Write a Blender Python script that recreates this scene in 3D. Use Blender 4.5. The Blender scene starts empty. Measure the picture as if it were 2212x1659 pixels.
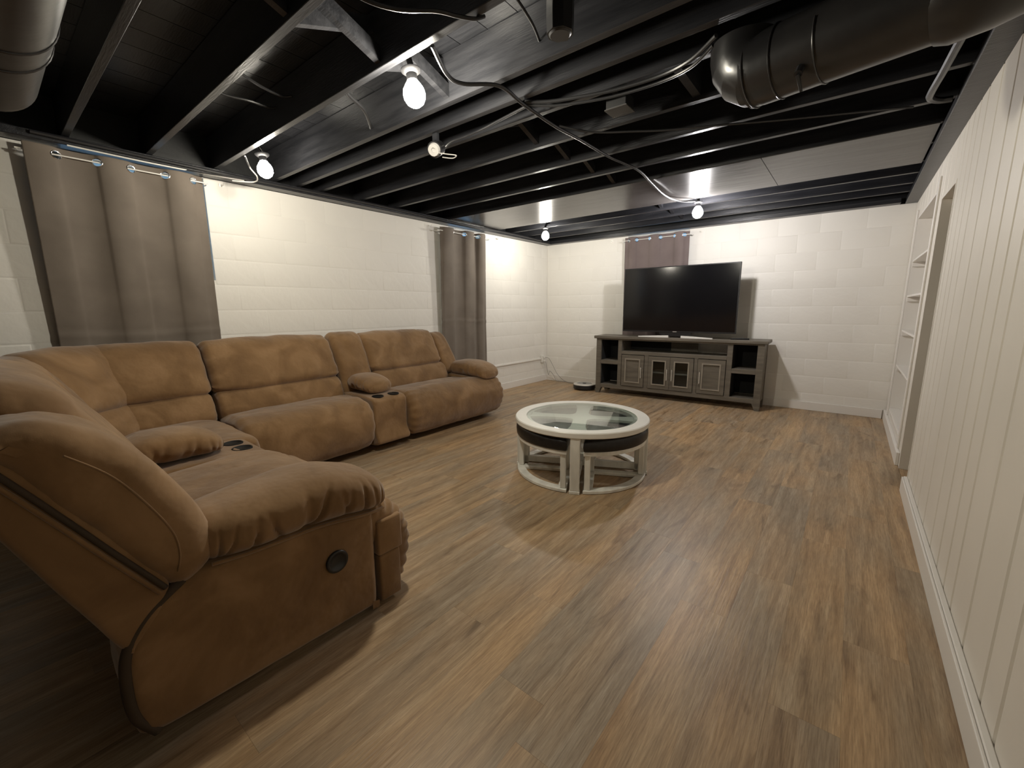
import bpy, bmesh, math, random
from mathutils import Vector, Matrix, noise
random.seed(7)
sc = bpy.context.scene
C = sc.collection

# ------------------------------------------------------------------ camera
cam_d = bpy.data.cameras.new('camera')
cam = bpy.data.objects.new('camera', cam_d); C.objects.link(cam)
F_PX, YAW, PITCH, ROLL = 909.57, -0.673889, -0.176342, -0.007284
cam_d.sensor_fit = 'HORIZONTAL'; cam_d.sensor_width = 36.0
cam_d.lens = 36.0 * F_PX / 2212.0
cam_d.clip_start = 0.02; cam_d.clip_end = 200
fw = Vector((math.sin(YAW)*math.cos(PITCH), math.cos(YAW)*math.cos(PITCH), math.sin(PITCH)))
rt = Vector((math.cos(YAW), -math.sin(YAW), 0)); up = rt.cross(fw)
r2 = rt*math.cos(ROLL) + up*math.sin(ROLL); u2 = -rt*math.sin(ROLL) + up*math.cos(ROLL)
M = Matrix((r2, u2, -fw)).transposed().to_4x4(); M.translation = Vector((4.05676, -6.04886, 1.21633))
cam.matrix_world = M
sc.camera = cam

# ------------------------------------------------------------------ world, exposure
w = bpy.data.worlds.new('world'); sc.world = w; w.use_nodes = True
w.node_tree.nodes['Background'].inputs[0].default_value = (0.36, 0.62, 1.0, 1)
w.node_tree.nodes['Background'].inputs[1].default_value = 0.42
sc.view_settings.view_transform = 'Standard'; sc.view_settings.look = 'None'
sc.view_settings.gamma = 1.0; sc.view_settings.use_curve_mapping = False
sc.view_settings.exposure = 1.2
LAMPS = [  # bulb centre, emission colour, strength, tilt, mounting point on the joist, label
    ((0.75, -4.65, 2.18), (1.0, 0.93, 0.79), 84, (0.10, 0.06), (0.75, -4.725, 2.345), 'glowing ceiling bulb nearest the wide curtain on the left wall'),
    ((2.39, -4.66, 2.18), (1.0, 0.93, 0.77), 265, (0.10, 0.06), (2.39, -4.725, 2.345), 'largest glowing ceiling bulb, nearest the camera above the sofa'),
    ((2.73, -1.36, 2.158), (1.0, 0.96, 0.95), 275, (0.0, 0.05), (2.73, -1.432, 2.33), 'glowing ceiling bulb right of the television under the flat ceiling panel'),
    ((0.77, -1.20, 2.162), (1.0, 0.95, 0.84), 130, (0.0, 0.0), (0.77, -1.118, 2.33), 'small glowing ceiling bulb near the far left room corner'),
]

# ------------------------------------------------------------------ materials
MATS = {}
def mat(name, col=(0.5, 0.5, 0.5), rough=0.5, metal=0.0, spec=0.5, sheen=0.0, coat=0.0):
    m = bpy.data.materials.new(name); m.use_nodes = True
    b = m.node_tree.nodes['Principled BSDF']
    b.inputs['Base Color'].default_value = (*col, 1); b.inputs['Roughness'].default_value = rough
    b.inputs['Metallic'].default_value = metal; b.inputs['Specular IOR Level'].default_value = spec
    if sheen: b.inputs['Sheen Weight'].default_value = sheen; b.inputs['Sheen Roughness'].default_value = 0.5
    if coat: b.inputs['Coat Weight'].default_value = coat; b.inputs['Coat Roughness'].default_value = 0.05
    MATS[name] = m
    return m
def nd(m, t, **kw):
    n = m.node_tree.nodes.new(t)
    for k, v in kw.items(): setattr(n, k, v)
    return n
def lk(m, a, b): m.node_tree.links.new(a, b)
def noise_mat(name, c1, c2, scale=8, rough=0.6, bump=0.0, bscale=60, stretch=(1, 1, 1), spec=0.4, detail=4, sheen=0.0, lo=0.35, hi=0.65, metal=0.0, coords='Object', bdist=0.01):
    m = mat(name, c1, rough, metal, spec, sheen); b = m.node_tree.nodes['Principled BSDF']
    tc = nd(m, 'ShaderNodeTexCoord'); mp = nd(m, 'ShaderNodeMapping'); mp.inputs['Scale'].default_value = stretch
    lk(m, tc.outputs[coords], mp.inputs['Vector'])
    n = nd(m, 'ShaderNodeTexNoise'); n.inputs['Scale'].default_value = scale; n.inputs['Detail'].default_value = detail
    lk(m, mp.outputs[0], n.inputs['Vector'])
    r = nd(m, 'ShaderNodeValToRGB'); r.color_ramp.elements[0].position = lo; r.color_ramp.elements[1].position = hi
    r.color_ramp.elements[0].color = (*c1, 1); r.color_ramp.elements[1].color = (*c2, 1)
    lk(m, n.outputs['Fac'], r.inputs[0]); lk(m, r.outputs[0], b.inputs['Base Color'])
    if bump:
        n2 = nd(m, 'ShaderNodeTexNoise'); n2.inputs['Scale'].default_value = bscale; n2.inputs['Detail'].default_value = 3
        lk(m, mp.outputs[0], n2.inputs['Vector'])
        bp = nd(m, 'ShaderNodeBump'); bp.inputs['Strength'].default_value = bump; bp.inputs['Distance'].default_value = bdist
        lk(m, n2.outputs['Fac'], bp.inputs['Height']); lk(m, bp.outputs[0], b.inputs['Normal'])
    return m

noise_mat('wall_paint', (0.81, 0.785, 0.73), (0.825, 0.80, 0.745), 1.5, 0.5, 0.22, 14, bdist=0.012)
noise_mat('board_paint', (0.74, 0.70, 0.63), (0.78, 0.74, 0.67), 2.0, 0.45, 0.12, 30, bdist=0.004)
mat('trim_paint', (0.80, 0.77, 0.72), 0.4)
noise_mat('black_paint', (0.005, 0.0055, 0.0065), (0.009, 0.0095, 0.010), 6, 0.45, 0.2, 40, bdist=0.004)
noise_mat('black_wood', (0.013, 0.0135, 0.016), (0.026, 0.0265, 0.030), 10, 0.32, 0.25, 50, stretch=(0.3, 3, 3), bdist=0.004)
noise_mat('black_sheet', (0.045, 0.043, 0.042), (0.065, 0.062, 0.06), 3, 0.26, 0.10, 5, stretch=(0.5, 2, 1), bdist=0.02)
noise_mat('duct_metal', (0.012, 0.012, 0.013), (0.022, 0.021, 0.021), 4, 0.3, 0.1, 8, spec=0.6, bdist=0.02)
mat('black_cable', (0.02, 0.02, 0.022), 0.35)
mat('armour_cable', (0.03, 0.03, 0.032), 0.35, 0.3)
mat('white_plastic', (0.78, 0.76, 0.71), 0.35)
mat('grey_porcelain', (0.30, 0.29, 0.28), 0.3)
mat('holder_black', (0.008, 0.008, 0.009), 0.5, 0, 0.2)
mat('cup_black', (0.004, 0.004, 0.004), 0.55, 0, 0.2)
mat('chrome', (0.8, 0.8, 0.8), 0.2, 1.0)
mat('nickel', (0.78, 0.76, 0.71), 0.35, 0.6)
mat('black_plastic', (0.012, 0.012, 0.013), 0.35)
mat('screen_black', (0.004, 0.004, 0.005), 0.12, 0, 0.5)
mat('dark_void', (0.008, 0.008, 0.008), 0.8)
noise_mat('leather_black', (0.010, 0.009, 0.009), (0.018, 0.016, 0.015), 30, 0.38, 0.2, 120, bdist=0.002)
noise_mat('white_wash', (0.66, 0.65, 0.60), (0.84, 0.83, 0.77), 14, 0.42, 0.1, 60, stretch=(1, 1, 0.25), lo=0.3, hi=0.6, bdist=0.003)
noise_mat('white_top', (0.83, 0.81, 0.75), (0.87, 0.85, 0.79), 6, 0.35)
noise_mat('grey_wood', (0.112, 0.097, 0.076), (0.158, 0.137, 0.108), 9, 0.5, 0.15, 40, stretch=(0.35, 3, 3), bdist=0.003)
noise_mat('grey_wood_moulding', (0.24, 0.21, 0.17), (0.30, 0.265, 0.21), 9, 0.5)
noise_mat('curtain_cloth', (0.150, 0.123, 0.098), (0.178, 0.147, 0.118), 5, 0.75, 0.12, 220, sheen=0.15, bdist=0.002)
noise_mat('curtain_cloth_rose', (0.150, 0.115, 0.108), (0.172, 0.134, 0.126), 5, 0.75, 0.12, 220, sheen=0.15, bdist=0.002)
noise_mat('base_cloth_gap_shade', (0.05, 0.035, 0.022), (0.06, 0.04, 0.026), 10, 0.8)  # cloth of the sofa bases, also the colour of the painted gap shade

# suede with brushed nap patches
def suede(name, c1, c2, c3):
    m = mat(name, c1, 0.85, 0, 0.2, 0.35); b = m.node_tree.nodes['Principled BSDF']
    tc = nd(m, 'ShaderNodeTexCoord')
    n = nd(m, 'ShaderNodeTexNoise'); n.inputs['Scale'].default_value = 4.5; n.inputs['Detail'].default_value = 5; n.inputs['Distortion'].default_value = 0.7
    lk(m, tc.outputs['Object'], n.inputs['Vector'])
    r = nd(m, 'ShaderNodeValToRGB'); e = r.color_ramp.elements
    e[0].position = 0.36; e[0].color = (*c1, 1); e[1].position = 0.68; e[1].color = (*c3, 1)
    x = e.new(0.52); x.color = (*c2, 1)
    lk(m, n.outputs['Fac'], r.inputs[0]); lk(m, r.outputs[0], b.inputs['Base Color'])
    n2 = nd(m, 'ShaderNodeTexNoise'); n2.inputs['Scale'].default_value = 400; lk(m, tc.outputs['Object'], n2.inputs['Vector'])
    n3 = nd(m, 'ShaderNodeTexNoise'); n3.inputs['Scale'].default_value = 9; n3.inputs['Detail'].default_value = 3; lk(m, tc.outputs['Object'], n3.inputs['Vector'])
    bp = nd(m, 'ShaderNodeBump'); bp.inputs['Strength'].default_value = 0.35; bp.inputs['Distance'].default_value = 0.03
    lk(m, n3.outputs['Fac'], bp.inputs['Height'])
    bp2 = nd(m, 'ShaderNodeBump'); bp2.inputs['Strength'].default_value = 0.15; bp2.inputs['Distance'].default_value = 0.001
    lk(m, n2.outputs['Fac'], bp2.inputs['Height']); lk(m, bp.outputs[0], bp2.inputs['Normal']); lk(m, bp2.outputs[0], b.inputs['Normal'])
    return m
suede('suede', (0.185, 0.103, 0.044), (0.23, 0.132, 0.058), (0.30, 0.178, 0.085))

mat('floor_base', (0.12, 0.085, 0.055), 0.8)
mat('front_wall_brown', (0.10, 0.075, 0.055), 0.6)
# vinyl planks: colour per plank, grain streaks along the plank
def plank_mat():
    m = mat('plank', (0.2, 0.15, 0.1), 0.42, 0, 0.45); b = m.node_tree.nodes['Principled BSDF']
    tc = nd(m, 'ShaderNodeTexCoord'); oi = nd(m, 'ShaderNodeObjectInfo')
    mul = nd(m, 'ShaderNodeVectorMath', operation='SCALE'); mul.inputs[0].default_value = (37.0, 91.0, 53.0)
    lk(m, oi.outputs['Random'], mul.inputs['Scale'])
    add = nd(m, 'ShaderNodeVectorMath', operation='ADD'); lk(m, tc.outputs['Object'], add.inputs[0]); lk(m, mul.outputs[0], add.inputs[1])
    mp = nd(m, 'ShaderNodeMapping'); mp.inputs['Scale'].default_value = (16, 1.0, 1); lk(m, add.outputs[0], mp.inputs['Vector'])
    n = nd(m, 'ShaderNodeTexNoise'); n.inputs['Scale'].default_value = 1.6; n.inputs['Detail'].default_value = 7; n.inputs['Roughness'].default_value = 0.62; n.inputs['Distortion'].default_value = 0.5
    lk(m, mp.outputs[0], n.inputs['Vector'])
    r = nd(m, 'ShaderNodeValToRGB'); e = r.color_ramp.elements
    e[0].position = 0.25; e[0].color = (0.215, 0.142, 0.080, 1); e[1].position = 0.80; e[1].color = (0.60, 0.468, 0.318, 1)
    x = e.new(0.42); x.color = (0.38, 0.270, 0.160, 1)
    x = e.new(0.58); x.color = (0.47, 0.350, 0.220, 1)
    lk(m, n.outputs['Fac'], r.inputs[0])
    # tone per plank
    r2_ = nd(m, 'ShaderNodeValToRGB'); e = r2_.color_ramp.elements; r2_.color_ramp.interpolation = 'LINEAR'
    e[0].position = 0; e[0].color = (0.90, 0.90, 0.92, 1); e[1].position = 1; e[1].color = (1.08, 1.04, 0.98, 1)
    x = e.new(0.35); x.color = (0.96, 0.97, 1.0, 1); x = e.new(0.65); x.color = (1.0, 0.95, 0.88, 1)
    lk(m, oi.outputs['Random'], r2_.inputs[0])
    mx = nd(m, 'ShaderNodeMix', data_type='RGBA', blend_type='MULTIPLY'); mx.inputs[0].default_value = 1
    lk(m, r.outputs[0], mx.inputs[6]); lk(m, r2_.outputs[0], mx.inputs[7])
    # soft cloudy patches of warmer and greyer tone
    mp3 = nd(m, 'ShaderNodeMapping'); mp3.inputs['Scale'].default_value = (5, 1.4, 1); lk(m, add.outputs[0], mp3.inputs['Vector'])
    n3 = nd(m, 'ShaderNodeTexNoise'); n3.inputs['Scale'].default_value = 1.3; n3.inputs['Detail'].default_value = 2; lk(m, mp3.outputs[0], n3.inputs['Vector'])
    r3 = nd(m, 'ShaderNodeValToRGB'); r3.color_ramp.elements[0].position = 0.35; r3.color_ramp.elements[1].position = 0.68
    r3.color_ramp.elements[0].color = (0.84, 0.87, 0.92, 1); r3.color_ramp.elements[1].color = (1.1, 1.02, 0.92, 1); lk(m, n3.outputs['Fac'], r3.inputs[0])
    mx2 = nd(m, 'ShaderNodeMix', data_type='RGBA', blend_type='MULTIPLY'); mx2.inputs[0].default_value = 1
    lk(m, mx.outputs[2], mx2.inputs[6]); lk(m, r3.outputs[0], mx2.inputs[7])
    # fine pores
    mp4 = nd(m, 'ShaderNodeMapping'); mp4.inputs['Scale'].default_value = (110, 5, 1); lk(m, add.outputs[0], mp4.inputs['Vector'])
    n4 = nd(m, 'ShaderNodeTexNoise'); n4.inputs['Scale'].default_value = 2.5; n4.inputs['Detail'].default_value = 4; n4.inputs['Roughness'].default_value = 0.7; lk(m, mp4.outputs[0], n4.inputs['Vector'])
    r4 = nd(m, 'ShaderNodeValToRGB'); r4.color_ramp.elements[0].position = 0.30; r4.color_ramp.elements[1].position = 0.62
    r4.color_ramp.elements[0].color = (0.66, 0.63, 0.60, 1); r4.color_ramp.elements[1].color = (1.06, 1.06, 1.06, 1); lk(m, n4.outputs['Fac'], r4.inputs[0])
    mx3 = nd(m, 'ShaderNodeMix', data_type='RGBA', blend_type='MULTIPLY'); mx3.inputs[0].default_value = 1
    lk(m, mx2.outputs[2], mx3.inputs[6]); lk(m, r4.outputs[0], mx3.inputs[7])
    # scattered dark knots and smoky streaks
    mp5 = nd(m, 'ShaderNodeMapping'); mp5.inputs['Scale'].default_value = (9, 2.0, 1); lk(m, add.outputs[0], mp5.inputs['Vector'])
    n5 = nd(m, 'ShaderNodeTexNoise'); n5.inputs['Scale'].default_value = 1.1; n5.inputs['Detail'].default_value = 5; n5.inputs['Distortion'].default_value = 1.2; lk(m, mp5.outputs[0], n5.inputs['Vector'])
    r5 = nd(m, 'ShaderNodeValToRGB'); r5.color_ramp.elements[0].position = 0.24; r5.color_ramp.elements[1].position = 0.39
    r5.color_ramp.elements[0].color = (0.52, 0.48, 0.44, 1); r5.color_ramp.elements[1].color = (1, 1, 1, 1); lk(m, n5.outputs['Fac'], r5.inputs[0])
    mx4 = nd(m, 'ShaderNodeMix', data_type='RGBA', blend_type='MULTIPLY'); mx4.inputs[0].default_value = 1
    lk(m, mx3.outputs[2], mx4.inputs[6]); lk(m, r5.outputs[0], mx4.inputs[7]); lk(m, mx4.outputs[2], b.inputs['Base Color'])
    # embossed grain
    mp2 = nd(m, 'ShaderNodeMapping'); mp2.inputs['Scale'].default_value = (60, 2.2, 1); lk(m, add.outputs[0], mp2.inputs['Vector'])
    n2 = nd(m, 'ShaderNodeTexNoise'); n2.inputs['Scale'].default_value = 2; n2.inputs['Detail'].default_value = 3; lk(m, mp2.outputs[0], n2.inputs['Vector'])
    bp = nd(m, 'ShaderNodeBump'); bp.inputs['Strength'].default_value = 0.3; bp.inputs['Distance'].default_value = 0.002
    lk(m, n2.outputs['Fac'], bp.inputs['Height']); lk(m, bp.outputs[0], b.inputs['Normal'])
plank_mat()

def glass_mat(name, tint=(0.96, 1.0, 0.98), ior=1.5):
    m = bpy.data.materials.new(name); m.use_nodes = True; nt = m.node_tree
    for n in list(nt.nodes): nt.nodes.remove(n)
    o = nd(m, 'ShaderNodeOutputMaterial'); t = nd(m, 'ShaderNodeBsdfTransparent'); g = nd(m, 'ShaderNodeBsdfGlossy')
    t.inputs[0].default_value = (*tint, 1); g.inputs['Roughness'].default_value = 0.01
    lw = nd(m, 'ShaderNodeLayerWeight'); lw.inputs[0].default_value = 0.5; pw = nd(m, 'ShaderNodeMath', operation='POWER'); pw.inputs[1].default_value = 5.0; lk(m, lw.outputs['Facing'], pw.inputs[0])
    f0 = ((ior-1)/(ior+1))**2; f = nd(m, 'ShaderNodeMath', operation='MULTIPLY_ADD'); f.inputs[1].default_value = 1-f0; f.inputs[2].default_value = f0; lk(m, pw.outputs[0], f.inputs[0])
    mx = nd(m, 'ShaderNodeMixShader'); lk(m, f.outputs[0], mx.inputs[0]); lk(m, t.outputs[0], mx.inputs[1]); lk(m, g.outputs[0], mx.inputs[2])
    lk(m, mx.outputs[0], o.inputs[0]); MATS[name] = m
glass_mat('window_glass'); glass_mat('table_glass', (0.94, 0.98, 0.96), 2.5); glass_mat('door_glass', (0.85, 0.9, 0.92))
def emit_mat(name, col, s):
    m = bpy.data.materials.new(name); m.use_nodes = True; nt = m.node_tree
    for n in list(nt.nodes): nt.nodes.remove(n)
    o = nd(m, 'ShaderNodeOutputMaterial'); e = nd(m, 'ShaderNodeEmission'); e.inputs[0].default_value = (*col, 1); e.inputs[1].default_value = s
    lk(m, e.outputs[0], o.inputs[0]); MATS[name] = m

# ------------------------------------------------------------------ mesh helpers
class MB:
    def __init__(s): s.v = []; s.f = []
    def add(s, vs, fs):
        o = len(s.v); s.v += [tuple(p) for p in vs]; s.f += [tuple(i+o for i in f) for f in fs]; return s
    def box(s, x0, x1, y0, y1, z0, z1):
        x0, x1 = sorted((x0, x1)); y0, y1 = sorted((y0, y1)); z0, z1 = sorted((z0, z1))
        return s.add([(x0,y0,z0),(x1,y0,z0),(x1,y1,z0),(x0,y1,z0),(x0,y0,z1),(x1,y0,z1),(x1,y1,z1),(x0,y1,z1)],
                     [(0,3,2,1),(4,5,6,7),(0,1,5,4),(1,2,6,5),(2,3,7,6),(3,0,4,7)])
    def prism(s, poly, axis, a, b):
        # poly: 2D points in the plane normal to axis; order (x,y)->axis z, (y,z)->axis x, (x,z)->axis y
        n = len(poly)
        def P(q, t): return (t, q[0], q[1]) if axis == 'x' else (q[0], t, q[1]) if axis == 'y' else (q[0], q[1], t)
        vs = [P(q, a) for q in poly] + [P(q, b) for q in poly]
        fs = [tuple(range(n))[::-1], tuple(range(n, 2*n))] + [(i, (i+1) % n, n+(i+1) % n, n+i) for i in range(n)]
        return s.add(vs, fs)
    def tube(s, pts, r, n=8, closed=False, cap=True):
        pts = [Vector(p) for p in pts]; m = len(pts); rings = []
        up_ = None
        for i, p in enumerate(pts):
            t = (pts[(i+1) % m] - pts[i-1]) if closed else (pts[min(i+1, m-1)] - pts[max(i-1, 0)])
            t.normalize()
            if up_ is None: up_ = t.orthogonal()
            a = (up_ - t*up_.dot(t)).normalized(); b = t.cross(a); up_ = a
            rr = r[i] if isinstance(r, (list, tuple)) else r
            rings.append([p + a*math.cos(k*2*math.pi/n)*rr + b*math.sin(k*2*math.pi/n)*rr for k in range(n)])
        vs = [q for R in rings for q in R]; fs = []
        for i in range(m if closed else m-1):
            j = (i+1) % m
            fs += [(i*n+k, i*n+(k+1) % n, j*n+(k+1) % n, j*n+k) for k in range(n)]
        if cap and not closed: fs += [tuple(range(n))[::-1], tuple((m-1)*n+k for k in range(n))]
        return s.add(vs, fs)
    def lathe(s, prof, n=32, c=(0, 0, 0), a0=0.0, a1=2*math.pi):
        full = abs(a1-a0-2*math.pi) < 1e-6; cnt = n if full else n+1; m = len(prof)
        vs = [(c[0]+r*math.cos(a0+(a1-a0)*k/n), c[1]+r*math.sin(a0+(a1-a0)*k/n), c[2]+z) for k in range(cnt) for r, z in prof]
        fs = []
        for k in range(n):
            j = (k+1) % cnt
            fs += [(k*m+i, j*m+i, j*m+i+1, k*m+i+1) for i in range(m-1)]
        return s.add(vs, fs)
def spline(pts, n=12, closed=False):
    P = [Vector(p) for p in pts]; m = len(P); out = []
    for i in range(m if closed else m-1):
        g = lambda k: P[k % m] if closed else P[max(0, min(m-1, k))]
        p0, p1, p2, p3 = g(i-1), g(i), g(i+1), g(i+2)
        for k in range(n):
            t = k/n
            out.append(0.5*((2*p1)+(p2-p0)*t+(2*p0-5*p1+4*p2-p3)*t*t+(3*p1-p0-3*p2+p3)*t**3))
    if not closed: out.append(P[-1])
    return out
def obj(name, mb, m, parent=None, smooth=False, bevel=0.0, seg=2, loc=None, weld=True, org=None, angle=40):
    me = bpy.data.meshes.new(name)
    vs = mb.v
    if org is not None: vs = [(a-org[0], b-org[1], c-org[2]) for a, b, c in vs]
    me.from_pydata(vs, [], mb.f)
    bm = bmesh.new(); bm.from_mesh(me)
    if weld: bmesh.ops.remove_doubles(bm, verts=bm.verts, dist=1e-5)
    bmesh.ops.recalc_face_normals(bm, faces=bm.faces)
    if bevel:
        es = [e for e in bm.edges if len(e.link_faces) == 2 and e.calc_face_angle(0) > math.radians(30)]
        bmesh.ops.bevel(bm, geom=es, offset=bevel, segments=seg, affect='EDGES', profile=0.5, clamp_overlap=True)
    if smooth:
        for f in bm.faces: f.smooth = True
        for e in bm.edges:
            if len(e.link_faces) == 2 and e.calc_face_angle(0) > math.radians(angle): e.smooth = False
    bm.to_mesh(me); bm.free()
    me.materials.append(MATS[m])
    o = bpy.data.objects.new(name, me); C.objects.link(o)
    if loc: o.location = loc
    if parent: o.parent = parent
    return o
def tag(o, label=None, cat=None, group=None, kind=None):
    if label: o['label'] = label
    if cat: o['category'] = cat
    if group: o['group'] = group
    if kind: o['kind'] = kind
    return o
def thing(name, label, cat, loc=(0, 0, 0), rz=0.0, group=None):
    o = bpy.data.objects.new(name, None); C.objects.link(o); o.location = loc; o.rotation_euler = (0, 0, rz)
    o.empty_display_size = 0.1
    return tag(o, label, cat, group)
def bx(*a): return MB().box(*a)
def struct(o, label=None):
    o['kind'] = 'structure'
    if label: o['label'] = label
    return o
def copies(src, name, parent, locs, rot=None):
    out = []
    for l in locs:
        c = src.copy(); C.objects.link(c); c.name = name; c.parent = parent; c.location = l
        if rot: c.rotation_euler = rot
        out.append(c)
    return out

W, H, YN, JB = 4.457, 2.24, -7.70, 2.29     # room width, white wall height, wall behind the camera, joist undersides
WIN1, WIN2 = (-5.58, -4.80, 1.45, 2.235), (-2.22, -1.55, 1.45, 2.235)   # y0 y1 z0 z1
WIN3 = (1.40, 2.26, 1.45, 2.235)                                       # x0 x1 z0 z1

# ------------------------------------------------------------------ floor
floor = struct(obj('floor', bx(-0.3, W+1.0, YN-0.2, 0.3, -0.12, -0.006), 'floor_base'), 'brown wood-look plank floor')
PW, PL = 0.181, 1.22
pm = obj('plank', bx(-PW/2+0.00015, PW/2-0.00015, -PL/2+0.0002, PL/2-0.0002, -0.006, 0.0), 'plank', floor)
first = True
k0 = -19
for k in range(k0, 6):
    xc = 3.523 + PW*k
    if xc - PW/2 > W-0.005 or xc + PW/2 < 0.0: continue
    x0, x1 = max(xc-PW/2, 0.002), min(xc+PW/2, W-0.002)
    off = {0: -4.042, -3: -4.984, 4: -3.0}.get(k, None)
    if off is None: off = -random.choice((0.1, 0.35, 0.55, 0.78, 0.95, 1.1)) - 0.07*((k*5) % 7)
    y = off
    while y < 0: y += PL
    y -= PL
    ys = []
    while y > YN-PL:
        ys.append(y); y -= PL
    a = 0.0
    for b in [q for q in ys if q < -0.02] + [YN]:
        b = max(b, YN)
        if a - b < 0.03: a = b; continue
        full = abs((x1-x0)-PW) < 1e-4 and abs((a-b)-PL) < 1e-4
        if full and first:
            pm.location = ((x0+x1)/2, (a+b)/2, 0); first = False
        elif full:
            copies(pm, 'plank', floor, [((x0+x1)/2, (a+b)/2, 0)])
        else:
            hw, hl = (x1-x0)/2-0.00015, (a-b)/2-0.0002
            obj('plank', bx(-hw, hw, -hl, hl, -0.006, 0), 'plank', floor, loc=((x0+x1)/2, (a+b)/2, 0))
        a = b
        if b <= YN: break
# closet threshold planks
for i in range(3):
    obj('plank', bx(-0.09, 0.09, -0.29, 0.29, -0.006, 0), 'plank', floor, loc=(W+0.09+0.181*i, -2.09, 0))

# ------------------------------------------------------------------ block walls
def wall_with_hole(x, wins, length, thick, axis):
    # wall slab lying behind the plane, built of boxes round the openings; axis 'y' runs along y (left wall), 'x' runs along x (back wall)
    mb = MB()
    cuts = sorted(wins)
    def B(a0, a1, z0, z1):
        if axis == 'y': mb.box(-thick, -0.0020, a0, a1, z0, z1)
        else: mb.box(a0, a1, 0.0020, thick, z0, z1)
    a = length[0]
    for (w0, w1, z0, z1) in cuts:
        B(a, w0, 0, H); B(w0, w1, 0, z0); B(w0, w1, z1, H); a = w1
    B(a, length[1], 0, H)
    return mb
wall_left = struct(obj('wall_left', wall_with_hole(0, [WIN1, WIN2], (YN-0.2, 0.3), 0.28, 'y'), 'wall_paint', weld=False), 'cream painted concrete block wall behind the sofa')
wall_back = struct(obj('wall_back', wall_with_hole(0, [WIN3], (0, W+0.4), 0.28, 'x'), 'wall_paint', weld=False), 'cream painted concrete block wall behind the television')
BH, BL, GV, GH = H/11.0, 0.4064, 0.0006, 0.0021
blk_cache = {}
def block(parent, axis, a0, a1, z0, z1):
    L, h = round(a1-a0-2*GV, 4), round(z1-z0-2*GH, 4)
    if L < 0.02: return
    key = (axis, L, h)
    if key not in blk_cache:
        # front face proud, rounded shoulders as under thick paint
        d, c = 0.022, 0.0022
        mb = MB()
        rings = []
        for (inset, dep) in ((0, -d), (0, -c), (0.003, -0.0008), (0.010, 0.0)):
            rings.append([(-L/2+inset, dep, -h/2+inset), (L/2-inset, dep, -h/2+inset), (L/2-inset, dep, h/2-inset), (-L/2+inset, dep, h/2-inset)])
        vs = [q for R in rings for q in R]
        fs = [(i*4+k, i*4+(k+1) % 4, i*4+4+(k+1) % 4, i*4+4+k) for i in range(3) for k in range(4)] + [(12, 13, 14, 15)]
        if axis == 'y': vs = [(p[1], p[0], p[2]) for p in vs]       # proud towards +x
        else: vs = [(p[0], -p[1], p[2]) for p in vs]                # proud towards -y
        mb.add(vs, fs)
        o = obj('wall_block', mb, 'wall_paint', parent, smooth=True, angle=60)
        blk_cache[key] = o
    else:
        o = blk_cache[key].copy(); C.objects.link(o); o.parent = parent
    e = random.uniform(-0.0005, 0.0007)
    o.location = (e, (a0+a1)/2, (z0+z1)/2) if axis == 'y' else ((a0+a1)/2, e, (z0+z1)/2)
def lay(parent, axis, lo, hi, wins, start):
    for c in range(11):
        z0, z1 = c*BH, (c+1)*BH
        a = start - (BL/2 if c % 2 else 0)
        while a < hi:
            s0, s1 = max(a, lo), min(a+BL, hi)
            if s1 > s0:
                segs = [(s0, s1)]
                for (w0, w1, wz0, wz1) in wins:
                    if z1 > wz0+0.03 and z0 < wz1-0.03:
                        new = []
                        for (p, q) in segs:
                            if q <= w0 or p >= w1: new.append((p, q))
                            else:
                                if p < w0: new.append((p, w0))
                                if q > w1: new.append((w1, q))
                        segs = new
                for p, q in segs:
                    if q-p > 0.03: block(parent, axis, p, q, z0, z1)
            a += BL
lay(wall_left, 'y', -6.75, 0.0, [WIN1, WIN2], -0.17-BL*17)
lay(wall_back, 'x', 0.0, W, [WIN3], 0.02-BL)
wall_front = struct(obj('wall_front', bx(-0.3, W+1.0, YN-0.2, YN, 0, H+0.35), 'front_wall_brown'), 'plain wall behind the camera')

# windows behind the curtains
def window(n, axis, w):
    a0, a1, z0, z1 = w
    fr = MB(); t = 0.022
    def B(mb, p0, p1, q0, q1, d0, d1):
        if axis == 'y': mb.box(-d1, -d0, p0, p1, q0, q1)
        else: mb.box(p0, p1, d0, d1, q0, q1)
    B(fr, a0, a0+t, z0, z1, 0.05, 0.10); B(fr, a1-t, a1, z0, z1, 0.05, 0.10)
    B(fr, a0+t, a1-t, z0, z0+t, 0.05, 0.10); B(fr, a0+t, a1-t, z1-t, z1, 0.05, 0.10)
    f = struct(obj('window_%d' % n, fr, 'trim_paint', weld=False), 'small basement window hidden behind a curtain')
    g = MB(); B(g, a0+t, a1-t, z0+t, z1-t, 0.077, 0.083); obj('pane', g, 'window_glass', f)
    s = MB(); B(s, a0, a1, z0-0.001, z0+0.012, 0.0, 0.05); obj('window_sill', s, 'trim_paint', f)
window(1, 'y', WIN1); window(2, 'y', WIN2); window(3, 'x', WIN3)

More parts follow.
